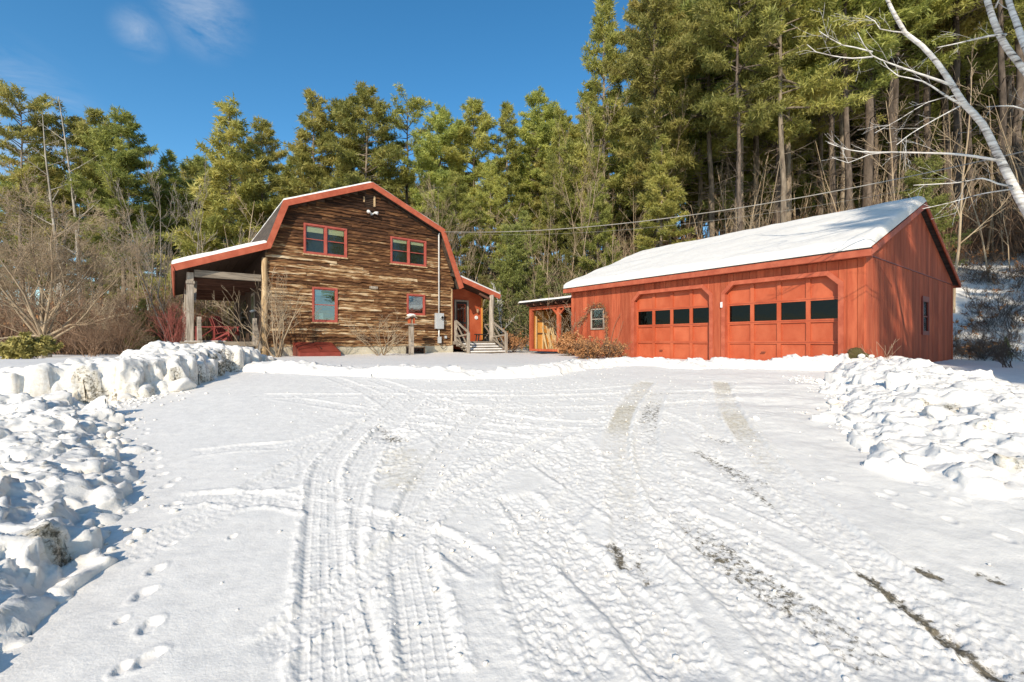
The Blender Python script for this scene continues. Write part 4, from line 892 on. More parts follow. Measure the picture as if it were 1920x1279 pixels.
# door surrounds and doors
for a, b in DOORS:
    w = .11; r = [(a - w, .6), (a, .6), (a, DT - CHF), (a - w, DT - CHF + w * .42)]
    MB().prism_x(r, -.045, -.0205).build('door_trim', REDTRIM, gar); r = [(b + w, .6), (b, .6), (b, DT - CHF), (b + w, DT - CHF + w * .42)]; MB().prism_x(r, -.045, -.0205).build('door_trim', REDTRIM, gar)
    MB().prism_x([(a - w, DT - CHF + w * .42), (a, DT - CHF), (a + CHF, DT), (a + CHF - w * .42, DT + w)], -.046, -.0205).build('door_trim', REDTRIM, gar)
    MB().prism_x([(b + w, DT - CHF + w * .42), (b, DT - CHF), (b - CHF, DT), (b - CHF + w * .42, DT + w)], -.046, -.0205).build('door_trim', REDTRIM, gar)
    MB().prism_x([(a + CHF, DT), (b - CHF, DT), (b - CHF + w * .42, DT + w), (a + CHF - w * .42, DT + w)], -.045, -.0205).build('door_trim', REDTRIM, gar)
    for yy in (a - .02, b): box('door_jamb', (-.02, yy, .6), (.16, yy + .02, DT - CHF), REDTRIM, gar)
    mb = MB(); rows = [.82, 1.365, 1.905, 2.445, 3.0]; cw = (b - a) / 4; s = .05
    x0, x1 = .118, .182
    for i in range(5): mb.box((x0, a + i * cw - s * (i > 0), .82), (x1, a + i * cw + s * (i < 4), 3.0))
    for j in range(5):
        for i in range(4): mb.box((x0 + .001, a + i * cw + s, rows[j] - (s * .8 if j else 0)), (x1, a + (i + 1) * cw - s, rows[j] + (s * .8 if j < 4 else 0)))
    dr = mb.build('garage_door', REDTRIM if False else REDDOOR, gar)
    for j in range(4):
        for i in range(4):
            q = ((a + i * cw + s, rows[j] + s * .8), (a + (i + 1) * cw - s, rows[j + 1] - s * .8))
            if j == 2: box('pane', (.150, q[0][0], q[0][1]), (.154, q[1][0], q[1][1]), GLASSD, dr)
            else: MB().box((.158, q[0][0], q[0][1]), (.170, q[1][0], q[1][1])).build('panel', REDDOOR, dr)
    for j in (1, 2, 3): box('section_seam', (.1165, a + .01, rows[j] - .005), (.1178, b - .01, rows[j] + .005), REDMETAL, dr)
    hd = MB().bar((.10, a + (b - a) * .62, 1.10), (.10, a + (b - a) * .66, 1.10), .03, .02).build('handle', BLACKMETAL, dr)
def gwin_front():
    y0, y1, z0, z1 = 7.77, 8.43, 1.83, 2.61; mb = MB(); c = .05
    mb.box((-.05, y0, z0), (.018, y0 + c, z1)).box((-.05, y1 - c, z0), (.018, y1, z1)).box((-.05, y0 + c, z1 - c), (.018, y1 - c, z1)).box((-.05, y0 + c, z0), (.018, y1 - c, z0 + c))
    w = mb.build('window', GREYWOOD, gar); box('pane', (-.02, y0 + c, z0 + c), (-.016, y1 - c, z1 - c), GLASS2, w); box('dark_backing', (-.005, y0 + c, z0 + c), (.015, y1 - c, z1 - c), DARKROOM, w)
    box('sash_bar', (-.03, y0 + c, 2.2), (-.021, y1 - c, 2.235), GREYWOOD, w)
gwin_front()
mb = MB(); mb.box((5.07, -.045, 1.58), (5.16, .018, 2.74)).box((5.76, -.045, 1.58), (5.85, .018, 2.74)).box((5.16, -.045, 2.58), (5.76, .018, 2.74)).box((5.16, -.045, 1.58), (5.76, .018, 1.70))
w = mb.build('window', REDMETAL, gar); box('pane', (5.16, -.012, 1.70), (5.76, -.008, 2.58), GLASS2, w); box('dark_backing', (5.16, .0, 1.70), (5.76, .015, 2.58), DARKROOM, w); box('sash_bar', (5.16, -.02, 2.12), (5.76, -.013, 2.155), REDMETAL, w)
box('wall_light', (-.07, 3.31, 2.36), (-.046, 3.37, 2.52), WHITEPAINT, gar, .004)
# roof
for sgn in (0, 1):
    X = (lambda x: x) if not sgn else (lambda x: 2 * XM - x)
    MB().prism_y([(X(XE), EZ), (XM, RZ), (XM, RZ - .10), (X(XE), EZ - .09)], -.16, GL + .18).build('roof', SHINGLE, gar)
    MB().prism_y([(X(XE - .01), EZ - .015), (XM, RZ - .015), (XM, RZ - .17), (X(XE - .01), EZ - .165)], -.195, -.162).build('rake_board', RED if sgn else REDTRIM, gar)
box('fascia', (XE - .04, -.195, EZ - .175), (XE - .004, GL + .2, EZ - .02), REDTRIM, gar)
box('drip_edge', (XE - .055, -.2, EZ - .018), (XE + .05, GL + .2, EZ + .004), BLACKMETAL, gar)
box('fascia', (2 * XM - XE + .004, -.195, EZ - .175), (2 * XM - XE + .04, GL + .2, EZ - .02), REDTRIM, gar)
box('soffit', (XE, -.15, EZ - .16), (-.034, GL + .15, EZ - .14), REDTRIM, gar)
nn = band((XE, EZ), (XM, RZ), 1)
snow_sheet('roof_snow', (XE - .06, -.19, EZ + .006), (XM + .05, -.19, RZ + .03), (XM + .05, GL + .2, RZ + .03), (XE - .06, GL + .2, EZ + .006), .19, gar, 2, 60, 90, rim=.20, wav=.22, nrm=Vector((nn.x, 0, nn.y)))
snow_sheet('roof_snow', (XM - .02, -.19, RZ + .006), (2 * XM - XE, -.19, EZ + .006), (2 * XM - XE, GL + .2, EZ + .006), (XM - .02, GL + .2, RZ + .006), .13, gar, 7, 40, 50, rim=.20, nrm=Vector((-nn.x, 0, nn.y)))

# woodshed leaning on the garage
shed = empty('woodshed', G0, ROT, 'small open red woodshed with orange inner wall attached left of the garage', 'shed')
yz = 13.35
box('sill_beam', (1.0, 9.5, .93), (1.12, yz, 1.03), RED, shed); box('floor', (1.12, 9.5, .9), (3.6, yz, .98), DARKWOOD, shed)
for yy in (13.22, 11.30, 9.55): box('post', (1.0, yy, 1.03), (1.13, yy + .16, 2.86), RED, shed)
box('header_beam', (.99, 9.5, 2.86), (1.12, yz + .03, 3.01), RED, shed)
MB().bar((1.06, 11.45, 2.6), (1.06, 11.75, 2.86), .08, .08).build('brace', RED, shed); MB().bar((1.06, 11.3, 2.6), (1.06, 11.0, 2.86), .08, .08).build('brace', RED, shed)
box('end_wall', (1.14, yz - .0, .95), (3.6, yz + .03, 2.9), ORANGEPLY, shed); box('back_wall', (3.6, 9.5, .95), (3.64, yz + .03, 2.8), DARKWOOD, shed)
box('corner_wall', (1.0, yz + .032, .93), (3.6, yz + .05, 3.0), RED, shed)
for i in range(5): box('stud', (1.35 + i * .42, yz - .07, .98), (1.40 + i * .42, yz - .001, 2.86), PALEWOOD, shed)
for zz in (1.75, 2.35):
    for i in range(4): box('nogging', (1.402 + i * .42, yz - .05, zz), (1.35 + (i + 1) * .42 - .002, yz - .002, zz + .05), BROWNBEAM, shed)
for i in range(8): MB().prism_y([(.70, 3.05), (3.8, 2.80), (3.8, 2.92), (.70, 3.17)], 9.7 + i * .5, 9.75 + i * .5).build('rafter', BROWNBEAM, shed)
MB().prism_y([(.62, 3.175), (3.9, 2.925), (3.9, 2.97), (.62, 3.22)], 9.52, 13.75).build('roof', BLACKMETAL, shed)
snow_sheet('roof_snow', (.58, 9.52, 3.225), (3.9, 9.52, 2.975), (3.9, 13.78, 2.975), (.58, 13.78, 3.225), .09, shed, 5, 30, 40, rim=.10)
R = random.Random(9)
for i in range(9):
    yy = 13.1 - i * .12; MB().bar((1.55 + R.uniform(-.1, .2), yy - .35, 1.0), (1.5 + R.uniform(-.1, .3), min(yy + R.uniform(-.05, .15), yz - .1), 1.0 + R.uniform(.7, 1.15)), .05, .03).build('leaning_board', PALEWOOD, shed)

# ------------------------------------------------------------------ power cables
def cable(name, label, pts, r, cat='cable'):
    return tag(MB().tube(pts, r, 6).build(name, CABLE, None, True), label, cat)
A = Vector(hl(7.2, -.3, 6.42)); pole = Vector((18.6, 7.4, 7.2))
def sag(a, b, s, n=40): return [a.lerp(b, i / n) - Vector((0, 0, s * 4 * (i / n) * (1 - i / n))) for i in range(n + 1)]
cable('service_cable', 'thick pale service cable running from the house eave up to the right over the garage', sag(A, pole, 1.15), .014)
cable('thin_cable', 'thin dark cable hanging just under the thick service cable', sag(A + Vector((.1, 0, -.05)), pole + Vector((0, 0, -.45)), 1.2), .0035)
t = empty('utility_pole', (18.7, 7.4, 0), 0, 'weathered utility pole off to the right carrying the house cables', 'pole')
MB().tube([(0, 0, .2), (0, 0, 8.2)], [.15, .11], 10).build('shaft', GREYWOOD, t, True); box('crossarm', (-.6, -.05, 7.6), (.6, .05, 7.72), GREYWOOD, t)
# ------------------------------------------------------------------ PLANTS
def grow(mb, p, d, L, r, lvl, R, kids=(5, 6), trop=.06, wob=.18, taper=.35, ang=(.5, .95), ratio=.55, n=4, start=.25, ends=None, rmin=.004, droop=0):
    """one limb and, recursively, its side limbs"""
    p = Vector(p); d = Vector(d).normalized(); pts = [p.copy()]; rad = [r]; dirs = []
    for i in range(n):
        d = (d + Vector((R.gauss(0, wob), R.gauss(0, wob), R.gauss(0, wob) + trop - droop * i / n))).normalized(); p = p + d * (L / n); pts.append(p.copy()); rad.append(max(r * (1 - (1 - taper) * (i + 1) / n), rmin)); dirs.append(d.copy())
    mb.tube(pts, rad, 6 if r > .05 else (4 if r > .02 else 3), cap=False)
    if ends is not None and lvl <= 1: ends.append((pts[-1], dirs[-1], rad[-1])); ends.append((pts[n // 2], dirs[n // 2], rad[-1]))
    if lvl <= 0: return
    for k in range(R.randint(*kids)):
        t = start + (1 - start) * (k + R.random()) / max(kids[1], 1); t = min(t, .98); i = min(int(t * n), n - 1); f = t * n - i
        q = pts[i].lerp(pts[i + 1], f); rr = rad[i] * (1 - f) + rad[i + 1] * f
        a = dirs[i].cross(Vector((R.gauss(0, 1), R.gauss(0, 1), R.gauss(0, 1))))
        if a.length < .01: continue
        a.normalize(); an = R.uniform(*ang); dd = dirs[i] * cos(an) + a * sin(an)
        grow(mb, q, dd, L * ratio * R.uniform(.7, 1.2) * (1.1 - .4 * t), max(rr * .6, rmin), lvl - 1, R, kids, trop, wob, taper, ang, ratio, max(3, n - 1), .2, ends, rmin, droop)
def tufts(C, D, size, K, spread, width, R, mat, name, hang=0.0):
    """needle tufts: K thin blades round each centre"""
    C = np.repeat(C, K, 0); D = np.repeat(D, K, 0); s = np.repeat(size, K)[:, None]; N = len(C)
    g = R.normal(size=(N, 3)); g[:, 2] += hang; d = D * (1 - spread) + g * spread; d /= np.linalg.norm(d, axis=1)[:, None] + 1e-9
    b = C + R.normal(size=(N, 3)) * s * .18; w = np.cross(d, R.normal(size=(N, 3))); w /= np.linalg.norm(w, axis=1)[:, None] + 1e-9; w = w * s * width
    tip = b + d * s * R.uniform(.7, 1.25, (N, 1)); mid = b + d * s * .35
    V = np.stack([b - w * .5, mid + w, tip, ], 1).reshape(-1, 3); F = np.arange(N * 3).reshape(-1, 3); V[0::3] = b - w
    return np_mesh(name, V, F, mat, smooth=False)
def pine_meshes(seed, H, crown0, Rm, nb, dens, shape, mat=NEEDLE, ts=.40, young=False, dead=10, lean=0.0):
    """a white pine: trunk with dead stubs, horizontal plates of needles"""
    R = random.Random(seed); N = np.random.default_rng(seed); mb = MB(); pts = []; x = y = 0
    for i in range(15):
        pts.append(Vector((x + lean * (i / 14) ** 2 * H, y, H * i / 14 - (.5 if i == 0 else 0)))); x += R.gauss(0, .05); y += R.gauss(0, .05)
    r0 = H * .0095; mb.tube(pts, [r0 * (1 - .93 * i / 14) + .01 for i in range(15)], 8, cap=False)
    def tp(h):
        f = max(0, min(h / H * 14, 13.999)); i = int(f); return pts[i].lerp(pts[i + 1], f - i)
    C = []; D = []; Z = []
    for b in range(nb):
        u = (b + R.random()) / nb; h = H * (crown0 + (1 - crown0) * u ** .92) ; prof = shape(u) * R.uniform(.55, 1.15)
        L = Rm * prof
        if L < .3: L = .3
        az = R.uniform(0, 2 * pi); el = (.05 + .55 * u + R.gauss(0, .10)) if not young else (.25 + .4 * u + R.gauss(0, .1))
        base = tp(h); d = Vector((cos(az) * cos(el), sin(az) * cos(el), sin(el))); seg = 6; bp = [base.copy()]; p = base.copy()
        for i in range(seg):
            d = (d + Vector((R.gauss(0, .07), R.gauss(0, .07), R.gauss(0, .04) - (.06 if i < 3 else -.10)))).normalized(); p = p + d * (L / seg); bp.append(p.copy())
        mb.tube(bp, [max(.012 + .016 * L * (1 - i / seg), .010) for i in range(seg + 1)], 4, cap=False)
        nt = max(3, int(dens * L * 2.0))
        for k in range(nt):
            f = (.30 if not young else .15) + (.72 if not young else .87) * (k + R.random()) / nt; f = min(f, .999); i = int(f * seg); q = bp[i].lerp(bp[i + 1], f * seg - i); dd = (bp[i + 1] - bp[i]).normalized()
            side = dd.cross(Vector((0, 0, 1))); 
            if side.length < .1: side = Vector((1, 0, 0))
            side.normalize(); s = 1 if (k % 2) else -1; tl = R.uniform(.35, 1.0) * (.35 + .22 * L) * (1.15 - .6 * f)
            td = (dd * R.uniform(.45, .9) + side * s * R.uniform(.4, 1.0) + Vector((0, 0, R.uniform(-.12, .28)))).normalized(); m = max(2, int(tl / (ts * .55)))
            if tl > .5: mb.tube([q, q + td * tl], [.012, .006], 3, cap=False)
            for j in range(m):
                c = q + td * tl * (j + .6) / m + Vector((R.gauss(0, .05), R.gauss(0, .05), R.gauss(0, .05))); C.append(c[:]); dz = (td + Vector((0, 0, .35))).normalized(); D.append(dz[:]); Z.append(ts * R.uniform(.75, 1.2))
        C.append(bp[-1][:]); D.append(d[:]); Z.append(ts * 1.2)
    for k in range(3): q = tp(H * (.97 + .01 * k)); C.append(q[:]); D.append((0, 0, 1)); Z.append(ts * 1.3)
    for k in range(dead):
        h = H * R.uniform(.10, crown0 + .15); az = R.uniform(0, 2 * pi); L = R.uniform(.4, 2.6)
        grow(mb, tp(h), (cos(az), sin(az), R.uniform(-.1, .35)), L, .028, 1, R, (1, 4), .0, .16, .3, (.4, .9), .5, 3, .3, None, .007)
    cr = tufts(np.array(C), np.array(D), np.array(Z), 9, .62, .115, N, mat, 'crown')
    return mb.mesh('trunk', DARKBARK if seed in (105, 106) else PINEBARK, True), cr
sh_tall = lambda u: (0.55 + .9 * min(u, .35) / .35 * .5) * (1 - max(0, (u - .35) / .65) ** 1.6 * .86)
sh_cone = lambda u: 1.0 - .88 * u ** 1.1
sh_flat = lambda u: .75 + .25 * sin(u * 9) if u < .8 else .6
sh_top = lambda u: .7 + .3 * sin(u * 3.0)
PV = {}
PV['tall_a'] = pine_meshes(101, 24, .34, 4.1, 118, 3.6, sh_tall)
PV['tall_b'] = pine_meshes(102, 24, .42, 4.3, 100, 3.6, sh_tall, dead=18)
PV['tall_c'] = pine_meshes(103, 24, .26, 3.9, 124, 3.6, sh_cone)
PV['plume'] = pine_meshes(104, 24, .44, 5.0, 72, 3.8, sh_flat, dead=18)
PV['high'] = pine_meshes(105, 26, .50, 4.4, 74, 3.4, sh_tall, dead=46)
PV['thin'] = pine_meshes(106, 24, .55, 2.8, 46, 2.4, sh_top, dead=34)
PV['low'] = pine_meshes(107, 20, .16, 4.6, 104, 3.6, sh_cone, dead=8)
PV['young'] = pine_meshes(108, 9, .05, 2.5, 86, 3.4, sh_cone, NEEDLE2, .26, True, 0)
PV['young_b'] = pine_meshes(109, 8, .04, 2.3, 80, 3.4, lambda u: .9 - .6 * u * u, NEEDLE2, .25, True, 0)
HT = dict(tall_a=24, tall_b=24, tall_c=24, plume=24, high=26, thin=24, low=20, young=9, young_b=8)
def pine(kind, x, y, h, label, group=None, rz=None, name='pine_tree', cat='pine tree', fat=1.0, lean=(0, 0)):
    s = h / HT[kind]; t = empty(name, (x, y, gz(x, y) - .1), rz if rz is not None else rnd.uniform(0, 6.28), label, cat, group); t.scale = (s * fat, s * fat, s)
    t.rotation_euler = (lean[0], lean[1], t.rotation_euler[2])
    link('trunk', PV[kind][0], t); link('crown', PV[kind][1], t); return t
def pine_px(kind, px, ytop, Y, label, group=None, **k):
    x = (px - 960) / FPX * Y; top = EYE + (640 - ytop) / FPX * Y; return pine(kind, x, Y, top - gz(x, Y), label, group, **k)
# skyline pines, each measured in the photograph
for a in (('plume', 40, 205, 40, 'wide leaning pine at the left edge with long plumes of needles', dict(lean=(0, -.06))),
          ('thin', 122, 220, 42, 'thin pine standing between the two dead grey trees'),
          ('tall_b', 190, 215, 43, 'narrow pine with a pale bare lower trunk right of the dead trees'),
          ('tall_a', 232, 212, 40, 'upright bushy pine left of the house with a straight pale trunk'),
          ('tall_c', 318, 288, 44, 'lower dark pine in the gap left of the house porch'),
          ('tall_b', 372, 300, 46, 'short pine top filling the gap over the porch roof'),
          ('low', 432, 203, 38, 'broad pine with drooping olive plates directly above the porch roof', dict(fat=1.15)),
          ('tall_a', 492, 228, 41, 'pine with an orange tinted top just left of the gambrel roof', dict(fat=.9)),
          ('tall_c', 590, 178, 40, 'large dark green twin topped pine behind the gambrel roof, left one', dict(fat=1.25)),
          ('tall_a', 640, 200, 42, 'dark pine filling between the twin pines behind the house'),
          ('tall_a', 682, 172, 40, 'tall dark pine right above the house ridge, right one of the twin tops', dict(fat=1.1)),
          ('thin', 766, 192, 42, 'sparse greyish pine with a thin see-through top right of the ridge', dict(fat=1.2)),
          ('tall_b', 826, 205, 40, 'slim pine with a pale top behind the right roof slope'),
          ('tall_a', 886, 190, 41, 'full crowned pine right of the sparse grey one', dict(fat=1.1)),
          ('tall_c', 950, 192, 42, 'pointed pine in the middle of the skyline, above the entry porch'),
          ('tall_b', 1008, 172, 44, 'slender blue green pine left of the tallest pine'),
          ('tall_c', 1050, 205, 38, 'olive pine tucked under the left side of the tallest pine')):
    pine_px(*a[:5], **(a[5] if len(a) > 5 else {}))
for a in (('tall_c', 1132, -12, 34, 'tallest pine on the skyline with a spiky top reaching the upper picture edge', dict(fat=.92)),
          ('tall_a', 1235, -60, 31, 'big bright olive pine behind the garage roof with broad plates', dict(fat=.85)),
          ('plume', 1335, -110, 32, 'pine with long horizontal plumes over the middle of the garage roof', {}),
          ('tall_b', 1390, -140, 30, 'tall pine with bare lower trunk above the garage ridge', {}),
          ('plume', 1480, -160, 31, 'pine whose plumes reach left of the birch limbs', {}),
          ('high', 1560, -220, 29, 'high crowned pine directly behind the birch limbs', {}),
          ('low', 1120, 330, 29, 'shorter olive pine low behind the woodshed', dict(fat=.9)),
          ('low', 1040, 300, 33, 'rounded mid height pine left of the garage roof', dict(fat=.9)),
          ('tall_a', 860, 330, 32, 'mid height pine close behind the right eave of the house', dict(fat=1.2)),
          ('low', 920, 300, 34, 'dense mid height pine above the entry porch', dict(fat=.95)),
          ('tall_c', 1240, 260, 28, 'small pine with bright lower plates beside the cable', dict(fat=1.2))):
    pine_px(*a[:5], **a[5])
# the stand behind, left to right
R = random.Random(31); n = 0
def forest(n_, x0, x1, y0, y1, kinds, top, label, group, cat='pine tree', dmin=2.2):
    P_ = []
    k = 0; tries = 0
    while k < n_ and tries < 4000:
        tries += 1; px = R.uniform(x0, x1); Y = R.uniform(y0, y1); X = (px - 960) / FPX * Y
        if any((X - a) ** 2 + (Y - b) ** 2 < dmin ** 2 for a, b in P_): continue
        P_.append((X, Y)); tz = EYE + (640 - R.uniform(*top)) / FPX * Y; pine(R.choice(kinds), X, Y, max(tz - gz(X, Y), 9), label, group, cat=cat, fat=R.uniform(.85, 1.15)); k += 1
forest(34, -120, 1000, 47, 68, ['tall_a', 'tall_c', 'thin', 'high', 'tall_b', 'low'], (290, 380), 'pine in the second row behind the skyline pines left of the garage', 'second row pines behind the house')
forest(26, 1215, 1520, 36, 60, ['tall_a', 'tall_b', 'plume', 'tall_c', 'low'], (-60, 120), 'pine in the dense stand rising behind the garage roof', 'dense pine stand behind the garage')
forest(9, 1380, 1680, 25, 36, ['plume', 'tall_b', 'high'], (-260, -90), 'pine with long plumes standing behind the garage ridge, left of the birch', 'plumed pines behind the garage ridge', dmin=2.4)
forest(10, 1600, 2080, 26, 36, ['high', 'high', 'thin'], (-420, -200), 'tall pine with a long bare trunk on the wooded slope right of the garage', 'bare trunked pines on the right hand slope', dmin=1.7)
forest(26, 1000, 1240, 40, 62, ['tall_a', 'tall_c', 'low'], (215, 330), 'pine filling the wood between woodshed and tallest pine', 'pines filling above the woodshed')
forest(48, 1360, 2250, 44, 82, ['low', 'tall_c', 'tall_a', 'low'], (-60, 130), 'dark pine far back in the wood on the right slope, low branches filling gaps', 'far back pines on the right hand slope')
forest(34, 1380, 2150, 36, 64, ['high', 'thin', 'high', 'tall_b'], (-330, -60), 'pine deeper in the woods on the right slope showing mostly dark trunk', 'deeper pines on the right hand slope', dmin=1.9)
# young pines and green shrubs
for i, (px, py, Y, h, lab) in enumerate(((955, 430, 29, 0, 'bushy young pine beside the right eave of the house'), (1010, 500, 27, 0, 'low young pine left of the woodshed roof'), (905, 520, 30, 0, 'young pine behind the entry porch roof'), (985, 400, 32, 0, 'pale green young pine under the middle skyline pine'),
                                         (1075, 430, 31, 0, 'young pine rising behind the left end of the garage roof'), (270, 560, 24, 0, 'small round green pine between brush and porch'), (160, 590, 27, 0, 'small green evergreen behind the spreading bare tree'), (395, 545, 32, 0, 'green evergreen seen through the porch'), (1740, 300, 25, 0, 'slim young pine on the shaded slope behind the garage gable'), (1885, 628, 17, 0, 'tiny evergreen growing on the snowy slope right of the garage'))):
    pine_px('young' if i % 2 else 'young_b', px, py, Y, lab, name='young_pine')
# bare trees
def bare_tree(name, loc, h, R, label, mat, cat='bare tree', group=None, spread=.6, stems=1, lvl=3, kids=(4, 6), r=None, ratio=.5, ang=(.4, .9), wob=.12, trop=.05, rmin=.006, lean=None, start=.3, taper=.25, leaf=None):
    t = empty(name, loc, 0, label, cat, group); mb = MB(); ends = [] if leaf else None; r = r or h * .016
    tr = MB()
    for s in range(stems):
        az = R.uniform(0, 6.28); d = Vector((cos(az) * spread * (.25 if stems == 1 else 1), sin(az) * spread * (.25 if stems == 1 else 1), 1)) if lean is None else Vector(lean)
        grow(mb, (R.gauss(0, .08) * (stems > 1), R.gauss(0, .08) * (stems > 1), -.1), d, h * (R.uniform(.75, 1) if stems > 1 else 1), r, lvl, R, kids, trop, wob, taper, ang, ratio, 6, start, ends, rmin)
    mb.build('branches', mat, t, True)
    if leaf and ends:
        E_ = [e for e in ends if R.random() < leaf[1]]; C = np.array([e[0][:] for e in E_]); D = np.array([e[1][:] for e in E_]); Nn = np.random.default_rng(3)
        link('leaves', tufts(C, D, np.full(len(C), leaf[2]), leaf[3], .7, .35, Nn, leaf[0], 'leaves'), t)
    return t
def bt(px, Y, ytop, **k):
    x = (px - 960) / FPX * Y; return dict(loc=(x, Y, gz(x, Y)), h=EYE + (640 - ytop) / FPX * Y - gz(x, Y), **k)
def mk(name, px, Y, ytop, label, mat, R, **k): q = bt(px, Y, ytop); return bare_tree(name, q['loc'], q['h'] * k.pop('hs', 1), R, label, mat, **k)
# large spreading tree at the left edge: trunk, four heavy limbs, fine twigs
x = (82 - 960) / FPX * 19; t = empty('spreading_tree', (x, 19, gz(x, 19)), 0, 'wide spreading leafless tree with pale grey limbs at the left edge', 'bare tree'); R = random.Random(77)
m0 = MB(); m0.tube([(0, 0, -.3), (.05, 0, .4), (0, 0, .85)], [.26, .21, .19], 9, cap=False); m0.build('trunk', DEADBARK, t, True)
for k, (az, el, L) in enumerate(((.1, .55, 4.6), (.9, .9, 4.4), (2.2, 1.1, 4.6), (3.3, .75, 4.6), (4.2, 1.15, 4.9), (5.4, .85, 4.6), (1.6, 1.35, 5.0), (6.0, .25, 3.8), (2.9, .3, 3.6), (3.8, 1.4, 4.9), (.5, 1.3, 4.8), (2.4, 1.45, 5.2), (5.0, 1.25, 4.6), (3.5, 1.2, 4.7), (1.3, 1.05, 4.6))):
    mb = MB(); grow(mb, (0, 0, .5 + .05 * k), (cos(az) * cos(el), sin(az) * cos(el), sin(el)), L, .055, 4, R, (5, 6), .045, .14, .25, (.4, .95), .55, 6, .15, None, .005); mb.build('branch', TWIG_TAN, t, True)
for a in (('dead_tree', 120, 40, 232, 'dead grey tree with a broken top, left of the pair', 5), ('dead_tree', 152, 39, 192, 'taller dead grey tree with a fine twiggy top, right of the pair', 6), ('dead_tree', 97, 41, 300, 'slim pale dead trunk leaning behind the dead pair', 15)):
    mk(a[0], a[1], a[2], a[3], a[4], DEADBARK, random.Random(a[5]), kids=(12, 16), lvl=2, ratio=.16, r=.20, wob=.025, trop=.0, ang=(.7, 1.2), spread=.1, start=.35, rmin=.012, taper=.12)
for i, (px, Y, yt, lab) in enumerate(((812, 30, 345, 'dense brown twiggy tree fan behind the right roof slope'), (845, 31, 370, 'twiggy bare tree close right of the brown fan'), (505, 27, 375, 'grey bare tree against the left gambrel slope'), (330, 24, 300, 'tall bare sapling cluster left of the porch roof'), (290, 26, 420, 'brown bare tree in the brush left of the porch'), (1140, 33, 235, 'reddish bare tree between pines left of the garage'), (1060, 30, 240, 'fine brown bare tree among the pines above the woodshed'))):
    mk('bare_tree', px, Y, yt, lab, TWIG_TAN if i in (0, 1, 5, 6) else TWIG_GREY, random.Random(50 + i), stems=5 if i < 2 else 3, lvl=3, kids=(5, 7), spread=.28, ratio=.42, ang=(.25, .6), r=.042, rmin=.0065, trop=.09)
# saplings with pale bark
SAP = []
for i in range(5):
    mb = MB(); R2 = random.Random(200 + i); grow(mb, (0, 0, -.2), (R2.gauss(0, .08), R2.gauss(0, .08), 1), 8, .052, 2, R2, (7, 10), .05, .05, .2, (.35, .8), .24, 7, .25, None, .008); SAP.append(mb.mesh('stem', TWIG_TAN, True))
R = random.Random(88)
def sapl(n_, x0, x1, y0, y1, hs, label, group):
    for k in range(n_):
        px = R.uniform(x0, x1); Y = R.uniform(y0, y1); X = (px - 960) / FPX * Y; t = empty('bare_sapling', (X, Y, gz(X, Y)), R.uniform(0, 6.28), label, 'sapling', group); s = R.uniform(*hs) / 8; t.scale = (s, s, s); t.rotation_euler = (R.gauss(0, .06), R.gauss(0, .06), t.rotation_euler[2]); link('stem', SAP[k % 5], t)
sapl(46, 1000, 1400, 26, 36, (4, 9), 'thin pale leafless sapling on the brushy slope behind woodshed and garage', 'saplings behind the garage')
sapl(70, 1380, 2060, 20, 34, (4, 11), 'thin pale leafless sapling in the shaded woods right of the garage ridge', 'saplings on the right hand slope')
sapl(46, -60, 480, 24, 40, (4, 9), 'thin leafless sapling in the brush left of the porch', 'saplings left of the house')
# understorey: nobody could count it
def brush_base(seed, mat, n=26, h=2.4, leaf=0):
    R2 = random.Random(seed); mb = MB(); ends = []
    for k in range(n):
        az = R2.uniform(0, 6.28); grow(mb, (R2.gauss(0, .7), R2.gauss(0, .7), -.1), (cos(az) * .5, sin(az) * .5, 1), h * R2.uniform(.5, 1), .014, 1, R2, (5, 7), .03, .16, .35, (.35, .9), .42, 4, .2, ends, .006)
    V = np.array(mb.v); f = np.array([q if len(q) == 4 else (*q, q[-1]) for q in mb.f if len(q) in (3, 4)]); return V, f, ends
def scatter(name, label, mat, bases, spots, leafm=None, leafn=0):
    VV = []; FF = []; o_ = 0; LC = []; LD = []
    for k, (X, Y, s, hz) in enumerate(spots):
        V, F, E_ = bases[k % len(bases)]; a = R.uniform(0, 6.28); M = np.array([[cos(a) * s, -sin(a) * s, 0], [sin(a) * s, cos(a) * s, 0], [0, 0, s * hz]])
        P_ = V @ M.T + np.array([X, Y, 0]); P_[:, 2] += gz(X, Y); VV.append(P_); FF.append(F + o_); o_ += len(V)
        if leafn:
            for e in R.sample(E_, min(leafn, len(E_))): q = M @ np.array(e[0][:]); LC.append((q[0] + X, q[1] + Y, q[2] + gz(X, Y))); LD.append(e[1][:])
    if mat is not None: tag(link(name, np_mesh(name, np.vstack(VV), np.vstack(FF), mat)), label, kind='stuff')
    if leafn and leafm is not None:
        tag(link(name + '_leaves', tufts(np.array(LC), np.array(LD), np.full(len(LC), .16), 5, .8, .30, np.random.default_rng(8), leafm, name)), 'small leaves still held in the ' + label, kind='stuff')
B1 = [brush_base(i, None) for i in range(300, 303)]
R = random.Random(99)
def spots(n_, x0, x1, y0, y1, s=(.7, 1.3), hz=(.8, 1.3)):
    r = []
    while len(r) < n_:
        px = R.uniform(x0, x1); Y = R.uniform(y0, y1); X = (px - 960) / FPX * Y
        lx = (X - G0.x) * .8 + (Y - G0.y) * .6; ly = -(X - G0.x) * .6 + (Y - G0.y) * .8; hx_ = (X - H0.x) * .8 + (Y - H0.y) * .6; hv = -(X - H0.x) * .6 + (Y - H0.y) * .8
        if (-1.5 < lx < 10.8 and -1.5 < ly < 14.8) or (-4 < hx_ < 11.6 and -1 < hv < 12.5): continue
        r.append((X, Y, R.uniform(*s), R.uniform(*hz)))
    return r
